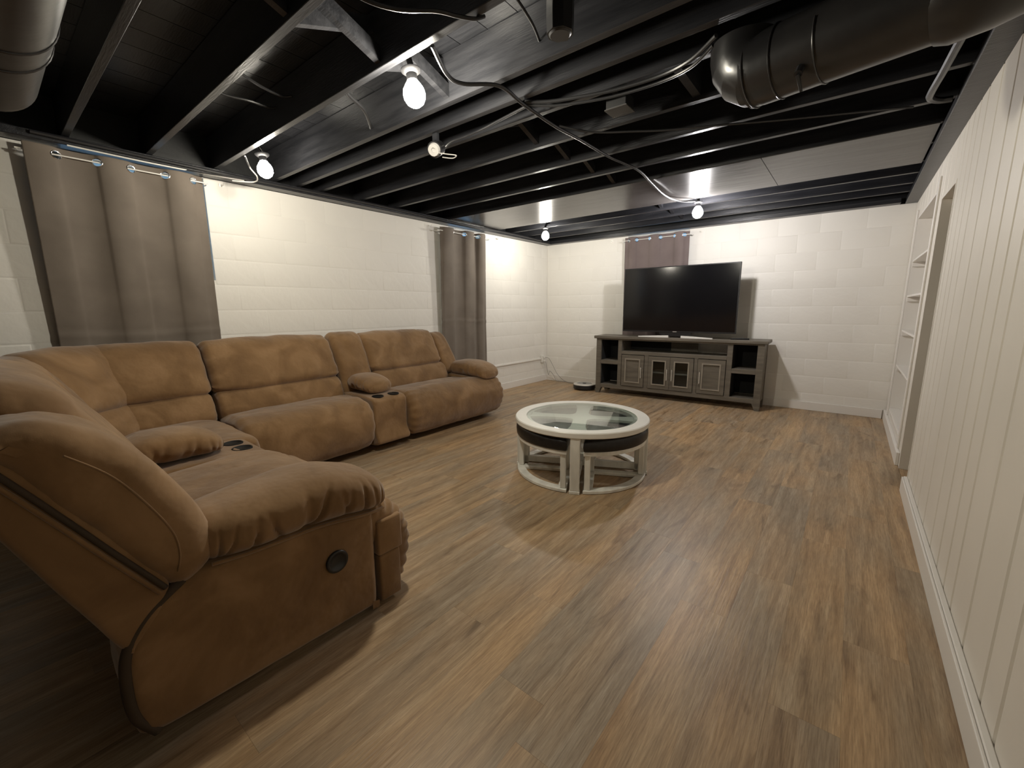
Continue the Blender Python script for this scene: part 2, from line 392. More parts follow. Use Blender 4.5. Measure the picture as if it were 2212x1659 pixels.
# ------------------------------------------------------------------ right wall of grooved boards, built-in shelves and closet opening
BK0, BK1, DR0, DR1 = -0.30, -1.60, -1.82, -2.36     # shelf niche and doorway, along y
wr = MB()
wr.box(W+0.006, W+0.15, DR1, YN-0.2, 0, H); wr.box(W+0.006, W+0.15, BK1, DR0, 0, H)
wr.box(W+0.006, W+0.15, 0.0, BK0, 0, H); wr.box(W+0.006, W+0.15, BK0, BK1, 2.05, H); wr.box(W+0.006, W+0.15, DR0, DR1, 1.95, H)
wr.box(W+0.006, W+0.15, BK0, BK1, 0, 0.17)
wall_right = struct(obj('wall_right', wr, 'board_paint', weld=False), 'white grooved board wall on the right')
def board(y0, y1, z0, z1):
    g = 0.004
    mb = MB().prism([(W+0.012, min(y0, y1)+g), (W+0.006, min(y0, y1)+g), (W, min(y0, y1)+g+0.008), (W, max(y0, y1)-g-0.008), (W+0.006, max(y0, y1)-g), (W+0.012, max(y0, y1)-g)], 'z', z0, z1)
    obj('wall_board', mb, 'board_paint', wall_right)
y = DR1; widths = [0.15, 0.13, 0.17, 0.24, 0.26, 0.20, 0.175, 0.155, 0.23, 0.25, 0.15, 0.2, 0.26, 0.17]
i = 0
board(DR1+0.0045, DR1-0.10, 0, H); y = DR1-0.10
while y > YN+0.02:
    wd = widths[i % len(widths)]; i += 1
    board(y, max(y-wd, YN), 0, H); y -= wd
y = 0.0; i = 0
for wd in (0.3, 0.2, 0.24, 0.17, 0.22, 0.26, 0.21, 0.22, 0.17, 0.2, 0.17):
    y1 = max(y-wd, DR1)
    if y1 >= BK0-1e-6 and y > BK0-1e-6: board(y, y1, 0, H)
    elif y > BK1 and y1 >= BK1-1e-6: board(y, y1, 2.05, H)
    elif y > BK1: board(y, BK1, 2.05, H); board(BK1, max(y1, DR0), 0, H)
    elif y > DR0: board(y, max(y1, DR0), 0, H)
    else: board(y, y1, 1.95, H)
    y = y1
    if y <= DR1+1e-6: break
if y > DR1: board(y, DR1, 1.95, H)
# closet behind the opening
cl = MB()
cl.box(W+0.15, W+1.0, DR0+0.25, DR0+0.29, 0, H); cl.box(W+0.15, W+1.0, DR1-0.29, DR1-0.25, 0, H); cl.box(W+0.96, W+1.0, DR1-0.25, DR0+0.25, 0, H); cl.box(W, W+1.0, DR1-0.29, DR0+0.29, H, H+0.02)
struct(obj('wall_closet', cl, 'board_paint', weld=False), 'closet walls beyond the opening in the right wall')
jb = MB()
jb.box(W-0.002, W+0.16, DR0-0.02, DR0, 0.0, 1.95); jb.box(W-0.002, W+0.16, DR1, DR1+0.02, 0.0, 1.95); jb.box(W-0.002, W+0.16, DR1+0.02, DR0-0.02, 1.93, 1.95)
door = struct(obj('door_1', jb, 'board_paint', weld=False), 'open closet doorway without a door')
obj('door_stop', bx(W+0.07, W+0.085, DR1+0.02, DR0-0.02, 1.90, 1.93), 'board_paint', door)
obj('kick_board', bx(W, W+0.006, BK1, BK0, 0, 0.17), 'trim_paint', wall_right)
# shelves
bk = thing('built_in_bookcase', 'white built-in bookcase with open shelves recessed in the right wall', 'bookcase', (W, (BK0+BK1)/2, 0))
o3 = (W, (BK0+BK1)/2, 0)
obj('side_panel', bx(W, W+0.30, BK0-0.016, BK0, 0.17, 2.05), 'trim_paint', bk, org=o3)
obj('side_panel', bx(W, W+0.30, BK1, BK1+0.016, 0.17, 2.05), 'trim_paint', bk, org=o3)
obj('back_panel', bx(W+0.30, W+0.312, BK1, BK0, 0.17, 2.06), 'trim_paint', bk, org=o3)
obj('top_panel', bx(W, W+0.30, BK1+0.016, BK0-0.016, 2.034, 2.05), 'trim_paint', bk, org=o3)
for z in (0.185, 0.635, 0.985, 1.32, 1.65):
    s = obj('shelf', bx(W+0.004, W+0.298, BK1+0.017, BK0-0.017, z-0.018, z), 'trim_paint', bk, org=o3, bevel=0.002, seg=1)
    if z > 0.3: obj('shelf_cleat', bx(W+0.01, W+0.29, BK0-0.036, BK0-0.017, z-0.06, z-0.0185), 'trim_paint', s, org=o3)
obj('short_ledge', bx(W+0.01, W+0.28, BK1+0.017, BK1+0.035, 1.80, 1.84), 'trim_paint', bk, org=o3)
obj('face_stile', bx(W-0.012, W+0.0, BK0, BK0+0.06, 0.106, 2.12), 'trim_paint', bk, org=o3, bevel=0.002, seg=1)
obj('face_stile', bx(W-0.012, W+0.0, BK1-0.06, BK1, 0.106, 2.12), 'trim_paint', bk, org=o3, bevel=0.002, seg=1)

# baseboards
def base(name, *a):
    return struct(obj(name, bx(*a), 'trim_paint', bevel=0.003, seg=1), 'white painted baseboard')
base('baseboard_left', 0.003, 0.017, YN, -0.016, 0, 0.10)
base('baseboard_back', 0.003, W-0.03, -0.017, -0.003, 0, 0.10)
base('baseboard_right', W-0.022, W-0.0005, BK1-0.17, -0.02, 0, 0.105)
b2 = base('baseboard_near_right', W-0.020, W-0.001, YN, DR1, 0, 0.105)
obj('quarter_round', bx(W-0.030, W-0.0205, -5.1, DR1+0.0, 0, 0.10), 'trim_paint', b2, bevel=0.003)
obj('quarter_round', bx(W-0.030, W-0.0205, YN, -5.104, 0, 0.10), 'trim_paint', b2, bevel=0.003)

# ------------------------------------------------------------------ ceiling: deck boards, joists, sills
ceiling = struct(obj('ceiling', bx(-0.3, W+1.0, YN-0.2, 0.3, JB+0.262, JB+0.35), 'black_paint'), 'black painted open joist ceiling')
dk = None
for k in range(25):
    l = (0.09+0.183*k, (YN+0.1)/2, JB+0.25)
    if dk is None: dk = obj('deck_board', bx(-0.0895, 0.0895, YN/2, -YN/2, -0.0125, 0.0125), 'black_wood', ceiling, loc=l)
    else: copies(dk, 'deck_board', ceiling, [l])
JY = [-7.55, -7.15, -6.75, -6.35, -5.95, -5.55, -5.145, -4.742, -4.325, -4.125, -3.915, -3.505, -3.095, -2.70, -2.31, -1.905, -1.45, -1.10, -0.72, -0.36]
j = None
for yy in JY:
    l = (W/2, yy, JB)
    if j is None: j = obj('joist', bx(-W/2-0.02, W/2+0.1, -0.019, 0.019, 0, 0.236), 'black_wood', ceiling, loc=l, bevel=0.002, seg=1)
    else: copies(j, 'joist', ceiling, [l])
# cross bridging between joists
def brace(x, ya, yb):
    for s in (0, 1):
        p, q = (ya+0.02, yb-0.02) if s == 0 else (yb-0.02, ya+0.02)
        mb = MB(); dx = 0.036*s
        mb.add([(x+dx, p, JB+0.02), (x+dx+0.033, p, JB+0.02), (x+dx+0.033, q, JB+0.15), (x+dx, q, JB+0.15),
                (x+dx, p, JB+0.085), (x+dx+0.033, p, JB+0.085), (x+dx+0.033, q, JB+0.215), (x+dx, q, JB+0.215)],
               [(0,1,2,3),(4,5,6,7),(0,1,5,4),(1,2,6,5),(2,3,7,6),(3,0,4,7)])
        obj('bridging_brace', mb, 'black_wood', ceiling)
for a, b in zip(JY[4:-1], JY[5:]):
    if abs(a-b) > 0.3: brace(2.22, a, b)
obj('blocking', bx(3.28, 3.32, -3.895, -3.525, JB+0.02, JB+0.2), 'black_wood', ceiling)
# flat sheet panel covering two bays
pn = obj('ceiling_panel', bx(0.12, 3.42, -2.335, -1.432, JB-0.008, JB-0.001), 'black_sheet', ceiling)
obj('ceiling_panel', bx(3.424, 4.35, -2.335, -1.432, JB-0.008, JB-0.001), 'black_sheet', ceiling)
struct(obj('trim_1', bx(0.0, 0.13, YN, 0.0, H, JB-0.001), 'black_wood', bevel=0.004, seg=1), 'black sill plate over the left wall')
struct(obj('trim_2', bx(0.13, W-0.13, -0.11, 0.0, H, JB-0.001), 'black_wood', bevel=0.004, seg=1), 'black sill plate over the back wall')
struct(obj('trim_3', bx(W-0.095, W+0.16, YN, 0.0, H, JB-0.001), 'black_wood', bevel=0.004, seg=1), 'dark beam over the right wall')
rim = MB(); rim.box(-0.28, 0.02, YN, 0.28, H, JB+0.262); rim.box(-0.28, W+1.0, -0.02, 0.28, JB, JB+0.262); rim.box(W+0.10, W+0.16, YN, 0, JB, JB+0.262); rim.box(0.0, W+0.3, 0.0, 0.28, H, JB)
struct(obj('trim_4', rim, 'black_paint', weld=False), 'black rim joists closing the joist bays')

# ------------------------------------------------------------------ lamps
for k, (c0, col, s, tilt, mnt, label) in enumerate(LAMPS):
    emit_mat('bulb_glow_%d' % k, col, s)
    og = c0; c0 = Vector(c0); d = Vector((tilt[0], tilt[1], -1)).normalized()
    top = c0 - d*0.108                                              # back of the holder
    L = thing('ceiling_lamp', label, 'lamp', og, group='bare bulbs under the joists')
    R = Matrix.Translation(c0) @ d.to_track_quat('-Z', 'Y').to_matrix().to_4x4()
    def rot(mb): mb.v = [tuple(R @ Vector(p)) for p in mb.v]; return mb
    prof = [(0.0, -0.050), (0.020, -0.047), (0.038, -0.034), (0.048, -0.014), (0.050, 0.005), (0.046, 0.024), (0.036, 0.042), (0.026, 0.056), (0.020, 0.066), (0.0, 0.066)]
    obj('bulb', rot(MB().lathe(prof, 28)), 'bulb_glow_%d' % k, L, smooth=True, org=og, angle=80)
    obj('socket', rot(MB().lathe([(0, 0.060), (0.023, 0.060), (0.025, 0.095), (0.0, 0.095)], 20)), 'holder_black', L, smooth=True, org=og)
    obj('lamp_holder', rot(MB().lathe([(0, 0.088), (0.028, 0.088), (0.044, 0.100), (0.046, 0.106), (0, 0.108)], 24)), 'holder_black', L, smooth=True, org=og)
    st = MB().tube([top, top + Vector((0, 0, 0.02)), (mnt[0], (mnt[1]+top.y)/2, mnt[2]), mnt], 0.014, 10)
    obj('stem', st, 'black_paint', L, smooth=True, org=og)

# ------------------------------------------------------------------ sofa
SO = (0.9, -5.0, 0.0)
sofa = thing('sectional_sofa', 'brown suede reclining sectional sofa with cup holder consoles, L-shaped along the left wall', 'sofa', SO)
def fbm(p, s, sd=0.0): return noise.noise(Vector((p[0]*s+sd, p[1]*s+sd*1.7, p[2]*s-sd)))
def pillow(profile, u0, u1, frame, r=0.05, puff=0.0, wr=None, nu=40, npf=7, seed=0.0, lump=0.006):
    """closed smooth (v,z) profile swept from u0 to u1, ends rounded by r; frame(u,v,z)->world"""
    P = [Vector((p[0], p[1])) for p in spline([(a, b, 0) for a, b in profile], npf, True)]
    n = len(P); area = sum(P[i].x*P[(i+1) % n].y - P[(i+1) % n].x*P[i].y for i in range(n))
    if area < 0: P = P[::-1]
    N = []
    for i in range(n):
        t = P[(i+1) % n]-P[i-1]; N.append(Vector((t.y, -t.x)).normalized())
    Rc = []
    for i in range(n):
        a_, b_, c_ = P[i-3], P[i], P[(i+3) % n]; ab, bc, ca = (b_-a_).length, (c_-b_).length, (a_-c_).length
        cr = (b_.x-a_.x)*(c_.y-a_.y)-(b_.y-a_.y)*(c_.x-a_.x)
        Rc.append(ab*bc*ca/(2*cr) if cr > 1e-9 else 9.0)
    lim = [min(Rc[(i+k) % n] for k in range(-4, 5))*0.85 for i in range(n)]
    lim = [sum(lim[(i+k) % n] if lim[(i+k) % n] < 1 else 1 for k in range(-3, 4))/7 for i in range(n)]
    us = []
    ne = 7
    for k in range(ne): us.append((u0 + r*(1-math.cos(k/ne*math.pi/2)), r*(1-math.sin(k/ne*math.pi/2))))
    for k in range(nu+1): us.append((u0+r+(u1-u0-2*r)*k/nu, 0.0))
    for k in range(ne-1, -1, -1): us.append((u1 - r*(1-math.cos(k/ne*math.pi/2)), r*(1-math.sin(k/ne*math.pi/2))))
    cen = sum(P, Vector((0, 0)))/n
    vs, fs = [], []
    for (u, d) in us:
        t = (u-u0)/(u1-u0)
        for i in range(n):
            q = P[i]-N[i]*(d if lim[i] >= r else d*lim[i]/r); e = puff*(1-abs(2*t-1)**3)
            wp = frame(u, q.x, q.y)
            e += lump*fbm(wp, 7, seed) - lump*0.9*max(0.0, 1-abs(fbm((wp[0]*1.0, wp[1]*1.0, wp[2]*2.2), 9, seed+3))*5)*max(0.0, fbm(wp, 3, seed+9)+0.25)
            if wr: e += wr(t, i/n, q.x, q.y)
            q = q + N[i]*e
            vs.append(frame(u, q.x, q.y))
    m = len(us)
    for a in range(m-1):
        fs += [(a*n+i, a*n+(i+1) % n, (a+1)*n+(i+1) % n, (a+1)*n+i) for i in range(n)]
    mb = MB(); mb.add(vs, fs)
    for o_ in (0, (m-1)*n): mb.f += cap_tris([vs[o_+i] for i in range(n)], o_, frame)
    return mb
def cap_tris(ring, o_, frame):
    from mathutils.geometry import tessellate_polygon
    return [tuple(o_+i for i in t) for t in tessellate_polygon([[Vector(p) for p in ring]])]
def loft(st, frame, n=44, ex=2.5, wr=None, seed=0.0, sub=6):
    """stations (v, uc, zc, hu, hz): superellipse sections along v"""
    S = spline([(a, b, c) for a, b, c, d, e in st], sub); R = spline([(d, e, 0) for a, b, c, d, e in st], sub)
    vs, fs = [], []
    for k, (c, h) in enumerate(zip(S, R)):
        for i in range(n):
            a = 2*math.pi*i/n; ca, sa = math.cos(a), math.sin(a)
            cu = math.copysign(abs(ca)**(2/ex), ca); su = math.copysign(abs(sa)**(2/ex), sa)
            u = c[1]+cu*max(h[0], 0.002); z = c[2]+su*max(h[1], 0.002)
            e = 0.005*fbm((u, c[0], z), 8, seed)
            if wr: e += wr(k/(len(S)-1), a, h)
            u += ca*e; z += sa*e
            vs.append(frame(u, c[0], z))
    m = len(S)
    for a in range(m-1): fs += [(a*n+i, a*n+(i+1) % n, (a+1)*n+(i+1) % n, (a+1)*n+i) for i in range(n)]
    mb = MB(); mb.add(vs, fs); mb.f.append(tuple(range(n))); mb.f.append(tuple((m-1)*n+i for i in range(n)))
    return mb
def SP(name, mb, parent=sofa, m='suede', **k):
    k.setdefault('smooth', True); k.setdefault('angle', 70)
    return obj(name, mb, m, parent, org=SO if parent is sofa or parent.parent is sofa else SO, **k)

FAR = lambda u, v, z: (v, u, z)          # faces +x; u runs along y
NEAR = lambda u, v, z: (u, v, z)         # faces +y; u runs along x; v is the y coordinate
BACK = [(0.16, 0.60), (0.13, 0.75), (0.13, 0.88), (0.165, 0.965), (0.235, 0.995), (0.32, 0.965), (0.39, 0.87), (0.455, 0.75), (0.485, 0.67), (0.45, 0.625), (0.35, 0.605)]
LUMB = [(0.28, 0.40), (0.27, 0.54), (0.33, 0.61), (0.42, 0.635), (0.49, 0.61), (0.535, 0.54), (0.555, 0.46), (0.52, 0.41), (0.40, 0.39)]
SEAT = [(0.44, 0.36), (0.45, 0.43), (0.53, 0.465), (0.66, 0.478), (0.80, 0.482), (0.91, 0.462), (0.985, 0.405), (1.02, 0.31), (1.015, 0.20), (0.985, 0.11), (0.93, 0.065), (0.87, 0.07), (0.84, 0.13), (0.82, 0.26), (0.74, 0.31), (0.60, 0.325)]
SHELL = [(0.125, 0.06), (0.11, 0.40), (0.105, 0.80), (0.115, 0.93), (0.14, 0.945), (0.16, 0.86), (0.20, 0.60), (0.26, 0.40), (0.28, 0.06)]
def seam_wr(k, amp=0.006, f=9.0, seed=0.0):
    # gathers running away from the sewn edges
    def fn(t, s, v, z):
        ed = min(t, 1-t); g = math.exp(-ed*14)
        return -amp*g*(0.5+0.5*math.sin(s*2*math.pi*f+seed)) + 0.5*amp*noise.noise(Vector((t*k, s*7, seed)))
    return fn
def base_block(u0, u1, v0, v1, frame, z0=0.05, z1=0.38, dark=True):
    mb = MB()
    A = frame(u0, v0, z0); B = frame(u1, v1, z1); mb.box(A[0], B[0], A[1], B[1], A[2], B[2])
    for uu in (u0+0.06, u1-0.06):
        for vv in (v0+0.06, v1-0.06):
            a = frame(uu-0.025, vv-0.025, 0.0); b = frame(uu+0.025, vv+0.025, z0); mb.box(a[0], b[0], a[1], b[1], a[2], b[2])
    return SP('section_base', mb, sofa, 'base_cloth_gap_shade', smooth=False, weld=False)

# --- middle armless recliner on the left wall
b = base_block(-5.03, -4.08, 0.20, 0.82, FAR)
SP('back_shell', pillow(SHELL, -5.04, -4.07, FAR, 0.02, lump=0.002, nu=12), b)
SP('back_cushion', pillow(BACK, -5.05, -4.065, FAR, 0.05, 0.014, seam_wr(5, 0.012, 11, 1.0), seed=1.3), b)
SP('lumbar_cushion', pillow(LUMB, -5.04, -4.07, FAR, 0.04, 0.010, seam_wr(6, 0.006, 9, 2.0), seed=2.1), b)
SP('seat_cushion', pillow(SEAT, -5.05, -4.065, FAR, 0.06, 0.010, seam_wr(5, 0.012, 14, 3.0), seed=3.7), b)
_rg = random.Random(9)
FOLD2 = [(0.08+0.86*(i+_rg.uniform(-0.3, 0.3))/11, _rg.uniform(0.012, 0.022), _rg.uniform(0.006, 0.014), _rg.uniform(-0.04, 0.04)) for i in range(11)]
def padwr(t, a, h):
    q = a if a < math.pi else a-2*math.pi
    return -sum(d_*math.exp(-((t-c-sk*q)/w_)**2)*(math.exp(-((q+0.3)/0.6)**2)+math.exp(-((abs(q)-2.9)/0.5)**2)) for c, w_, d_, sk in FOLD2)
# --- console on the left wall
CON = [(0.30, 0.06), (0.28, 0.40), (0.40, 0.465), (0.70, 0.478), (0.88, 0.475), (0.945, 0.455), (0.965, 0.40), (0.96, 0.20), (0.955, 0.06)]
def console(u0, u1, frame, prof, cups, pad, backprof, wedge_base):
    c = SP('console', pillow(prof, u0, u1, frame, 0.02, 0, None, nu=10, lump=0.002), sofa)
    for (cu, cv, cz) in cups:
        p = frame(cu, cv, cz)
        k = SP('cup_holder', MB().lathe([(0.050, -0.004), (0.050, 0.003), (0.047, 0.005), (0.043, 0.004), (0.041, 0.002), (0.0, 0.002)], 28, p), c, 'cup_black')  # nearly flat disc, its black stands in for the shade of a deep well
    SP('back_cushion', pillow(backprof, u0+0.005, u1-0.005, frame, 0.05, 0.012, seam_wr(5, 0.008, 8, 5.0), nu=14, seed=5.5), c)
    pw = lambda t, a, h: padwr(t, a, h)
    SP('arm_pad', loft(pad, frame, wr=pw, seed=6.2, sub=14, n=60), c)
    return c
console(-4.055, -3.715, FAR, CON, [(-3.965, 0.89, 0.475), (-3.805, 0.89, 0.475)],
        [(0.42, -3.88, 0.55, 0.02, 0.02), (0.44, -3.88, 0.555, 0.10, 0.055), (0.54, -3.88, 0.565, 0.145, 0.075), (0.68, -3.88, 0.56, 0.15, 0.072), (0.79, -3.88, 0.535, 0.13, 0.055), (0.825, -3.88, 0.52, 0.08, 0.032), (0.835, -3.88, 0.515, 0.02, 0.01)],
        [(0.16, 0.45), (0.13, 0.75), (0.135, 0.90), (0.18, 0.985), (0.25, 1.0), (0.32, 0.96), (0.39, 0.83), (0.46, 0.66), (0.50, 0.50), (0.44, 0.43)], None)
# --- end recliner on the left wall
b = base_block(-3.69, -2.45, 0.20, 0.80, FAR)
SP('back_shell', pillow(SHELL, -3.72, -2.72, FAR, 0.02, lump=0.002, nu=12), b)
def sag(t, s, v, z):
    return seam_wr(5, 0.008, 10, 1.0)(t, s, v, z) - 0.012*math.exp(-((t-0.62)/0.18)**2)*math.exp(-((z-0.72)/0.06)**2)
SP('back_cushion', pillow(BACK, -3.735, -2.84, FAR, 0.05, 0.012, sag, seed=7.3), b)
SP('lumbar_cushion', pillow(LUMB, -3.72, -2.80, FAR, 0.04, 0.008, seam_wr(6, 0.006, 9, 2.0), seed=8.1), b)
SEATS = [(0.44, 0.36), (0.45, 0.42), (0.53, 0.455), (0.66, 0.468), (0.80, 0.472), (0.89, 0.45), (0.90, 0.38), (0.80, 0.33), (0.60, 0.325)]
FOOT = [(0.74, 0.36), (0.76, 0.445), (0.83, 0.472), (0.91, 0.458), (0.985, 0.40), (1.025, 0.31), (1.02, 0.20), (0.985, 0.11), (0.93, 0.065), (0.87, 0.07), (0.84, 0.13), (0.82, 0.24)]
SP('seat_cushion', pillow(SEATS, -3.70, -2.72, FAR, 0.05, 0.006, None, seed=9.7), b)
SP('footrest', pillow(FOOT, -3.70, -2.37, FAR, 0.07, 0.010, seam_wr(5, 0.014, 16, 3.0), seed=9.1), b)
ARM = [(0.16, 0.06), (0.13, 0.30), (0.16, 0.44), (0.30, 0.49), (0.60, 0.48), (0.82, 0.45), (0.84, 0.30), (0.835, 0.06)]
a = SP('armrest', pillow(ARM, -2.74, -2.40, FAR, 0.03, 0.0, None, nu=10, lump=0.002), sofa)
SP('arm_pad', loft([(0.36, -2.57, 0.52, 0.02, 0.02), (0.38, -2.57, 0.525, 0.12, 0.06), (0.50, -2.565, 0.55, 0.165, 0.085), (0.70, -2.555, 0.555, 0.18, 0.09), (0.86, -2.55, 0.535, 0.175, 0.08), (0.95, -2.55, 0.505, 0.14, 0.055), (0.975, -2.55, 0.495, 0.06, 0.025), (0.98, -2.55, 0.495, 0.01, 0.01)], FAR, wr=padwr, seed=3.3, sub=14, n=60), a)
WING = [(0.22, 0.55), (0.15, 0.72), (0.13, 0.86), (0.16, 0.935), (0.24, 0.945), (0.32, 0.89), (0.42, 0.75), (0.49, 0.62), (0.50, 0.53), (0.40, 0.50)]
SP('back_wing', pillow(WING, -2.84, -2.60, FAR, 0.06, 0.008, seam_wr(5, 0.006, 8, 1.0), nu=12, seed=4.4), a)

# --- corner wedge
wb = MB(); wb.prism([(0.20, -5.08), (1.0, -5.08), (1.24, -5.2), (1.24, -5.85), (0.75, -5.95), (0.20, -5.5)], 'z', 0.05, 0.36)
for q in ((0.4, -5.2), (1.1, -5.2), (1.1, -5.75), (0.5, -5.6)): wb.box(q[0]-0.03, q[0]+0.03, q[1]-0.03, q[1]+0.03, 0, 0.05)
wdg = SP('wedge_base', wb, sofa, 'base_cloth_gap_shade', smooth=False, weld=False)
SW = [(-5.95, 0.32), (-5.95, 0.43), (-5.6, 0.462), (-5.25, 0.468), (-5.10, 0.45), (-5.06, 0.40), (-5.055, 0.25), (-5.07, 0.10), (-5.16, 0.08), (-5.2, 0.28)]
SP('seat_cushion', pillow(SW, 0.42, 1.275, NEAR, 0.05, 0.004, None, seed=1.9), wdg)
SP('back_cushion', pillow(BACK, -5.66, -5.055, FAR, 0.05, 0.016, seam_wr(5, 0.012, 10, 4.0), nu=24, seed=2.9), wdg)
SP('lumbar_cushion', pillow(LUMB, -5.56, -5.06, FAR, 0.04, 0.012, seam_wr(5, 0.006, 9, 4.0), nu=24, seed=3.9), wdg)
def DIAG(u, v, z):      # faces 45 degrees between +x and +y
    c = math.sqrt(0.5); ox, oy = 0.10, -6.02
    return (ox + (v)*c + u*c, oy + v*c - u*c, z)
SP('back_cushion', pillow([(p+0.13, q) for p, q in BACK], -0.33, 0.33, DIAG, 0.06, 0.016, seam_wr(5, 0.012, 10, 6.0), nu=24, seed=4.9), wdg)
SP('lumbar_cushion', pillow([(p+0.13, q) for p, q in LUMB], -0.25, 0.25, DIAG, 0.04, 0.012, seam_wr(5, 0.006, 9, 6.0), nu=20, seed=5.9), wdg)
BY = [(-6.23+p, q) for p, q in BACK]; LY = [(-6.23+p, q) for p, q in LUMB]
SP('back_cushion', pillow(BY, 0.72, 1.27, NEAR, 0.05, 0.012, seam_wr(5, 0.012, 10, 7.0), nu=20, seed=6.9), wdg)
SP('lumbar_cushion', pillow(LY, 0.78, 1.27, NEAR, 0.04, 0.010, seam_wr(5, 0.006, 9, 7.0), nu=20, seed=7.9), wdg)

# --- near console
CONN = [(-5.85, 0.06), (-5.87, 0.40), (-5.75, 0.465), (-5.45, 0.478), (-5.22, 0.475), (-5.155, 0.455), (-5.135, 0.40), (-5.14, 0.20), (-5.145, 0.06)]
console(1.285, 1.625, NEAR, CONN, [(1.385, -5.245, 0.476), (1.52, -5.245, 0.476)],
        [(-5.74, 1.43, 0.54, 0.02, 0.02), (-5.72, 1.43, 0.545, 0.10, 0.055), (-5.62, 1.43, 0.56, 0.15, 0.075), (-5.48, 1.43, 0.56, 0.155, 0.075), (-5.37, 1.43, 0.54, 0.135, 0.058), (-5.325, 1.43, 0.525, 0.08, 0.034), (-5.315, 1.43, 0.52, 0.02, 0.01)],
        [(-6.12, 0.45), (-6.18, 0.75), (-6.17, 0.90), (-6.09, 0.985), (-6.0, 0.99), (-5.93, 0.93), (-5.87, 0.80), (-5.80, 0.64), (-5.76, 0.50), (-5.82, 0.43)], None)
# --- near end recliner
XS = 2.655
nb = base_block(1.66, XS-0.05, -5.86, -5.22, NEAR)
SHN = [(-5.93, 0.33), (-6.00, 0.50), (-6.065, 0.66), (-6.13, 0.83), (-6.155, 0.92), (-6.11, 0.95), (-6.03, 0.86), (-5.95, 0.72), (-5.87, 0.58), (-5.82, 0.48), (-5.84, 0.40), (-5.90, 0.33)]
SP('back_shell', pillow(SHN, 1.64, XS, NEAR, 0.02, 0.0, None, nu=16, lump=0.003), nb)
BN = [(-6.02, 0.60), (-6.10, 0.75), (-6.165, 0.90), (-6.16, 1.00), (-6.08, 1.05), (-5.98, 1.03), (-5.90, 0.93), (-5.82, 0.80), (-5.76, 0.68), (-5.78, 0.62), (-5.88, 0.59)]
SP('back_cushion', pillow(BN, 1.63, 2.50, NEAR, 0.07, 0.018, seam_wr(6, 0.014, 11, 2.0), seed=8.8), nb)
SP('lumbar_cushion', pillow([(-5.95, 0.40), (-5.97, 0.54), (-5.88, 0.62), (-5.78, 0.63), (-5.71, 0.57), (-5.67, 0.47), (-5.72, 0.40)], 1.64, 2.42, NEAR, 0.04, 0.01, seam_wr(6, 0.006, 9, 2.0), seed=8.2), nb)
SN = [(-5.78, 0.34), (-5.78, 0.43), (-5.65, 0.475), (-5.45, 0.495), (-5.28, 0.500), (-5.15, 0.465), (-5.13, 0.36), (-5.3, 0.32)]
SP('seat_cushion', pillow(SN, 1.645, 2.37, NEAR, 0.05, 0.012, seam_wr(5, 0.006, 8, 2.0), seed=8.5), nb)
FN = [(-5.27, 0.34), (-5.25, 0.435), (-5.17, 0.455), (-5.09, 0.435), (-5.02, 0.375), (-4.985, 0.29), (-4.985, 0.18), (-5.015, 0.08), (-5.07, 0.03), (-5.12, 0.05), (-5.15, 0.20), (-5.18, 0.28)]
def quilt(t, s, v, z):
    return -0.016*math.exp(-min(t, 1-t)*16)*(0.5+0.5*math.sin(s*2*math.pi*22)) 
fr = SP('footrest', pillow(FN, 1.65, XS-0.015, NEAR, 0.05, 0.008, quilt, nu=50, npf=10, seed=8.9), nb)
SP('footrest_side_panel', bx(XS-0.06, XS-0.002, -5.165, -5.05, 0.225, 0.375), nb, bevel=0.008)
SP('footrest_side_panel', bx(XS-0.06, XS-0.006, -5.16, -5.062, 0.015, 0.222), nb, bevel=0.008)
ARMN = [(-5.89, 0.05), (-5.93, 0.12), (-5.935, 0.26), (-5.92, 0.34), (-5.87, 0.41), (-5.79, 0.462), (-5.65, 0.478), (-5.40, 0.468), (-5.20, 0.44), (-5.18, 0.41), (-5.18, 0.25), (-5.185, 0.035), (-5.22, 0.022), (-5.55, 0.035)]
na = SP('armrest', pillow(ARMN, 2.38, XS, NEAR, 0.025, 0.004, None, nu=14, npf=10, lump=0.004), sofa)
_rf = random.Random(5)
FOLDS = [(0.05+0.9*(i+_rf.uniform(-0.3, 0.3))/17, _rf.uniform(0.006, 0.014), _rf.uniform(0.008, 0.024), _rf.uniform(0.35, 0.75), _rf.uniform(-0.04, 0.04)) for i in range(17)]
def padn(t, a, h):
    # gathers fanning up from the outer sewn edge of the pad
    q = a if a < math.pi else a-2*math.pi; e = 0.0
    for (c, w_, d_, up_, sk) in FOLDS:
        e -= d_*math.exp(-((t-c-sk*q)/w_)**2)*math.exp(-((q+0.35)/up_)**2)
    return e - 0.004*math.sin(t*23+1)*max(0, math.sin(a))
pn_ = SP('arm_pad', loft([(-5.735, 2.53, 0.54, 0.02, 0.02), (-5.72, 2.53, 0.54, 0.12, 0.068), (-5.62, 2.53, 0.545, 0.155, 0.083), (-5.45, 2.53, 0.551, 0.165, 0.092), (-5.30, 2.53, 0.541, 0.170, 0.092), (-5.19, 2.53, 0.516, 0.165, 0.082), (-5.13, 2.53, 0.492, 0.135, 0.060), (-5.108, 2.53, 0.482, 0.07, 0.03), (-5.102, 2.53, 0.482, 0.01, 0.01)], NEAR, n=96, ex=2.7, wr=padn, seed=1.1, sub=26), na)
SP('pad_welt', MB().tube(spline([(XS+0.004, -5.72, 0.482), (XS+0.012, -5.6, 0.474), (XS+0.014, -5.4, 0.468), (XS+0.014, -5.22, 0.440), (XS-0.005, -5.13, 0.428)], 8), 0.006, 6), na)
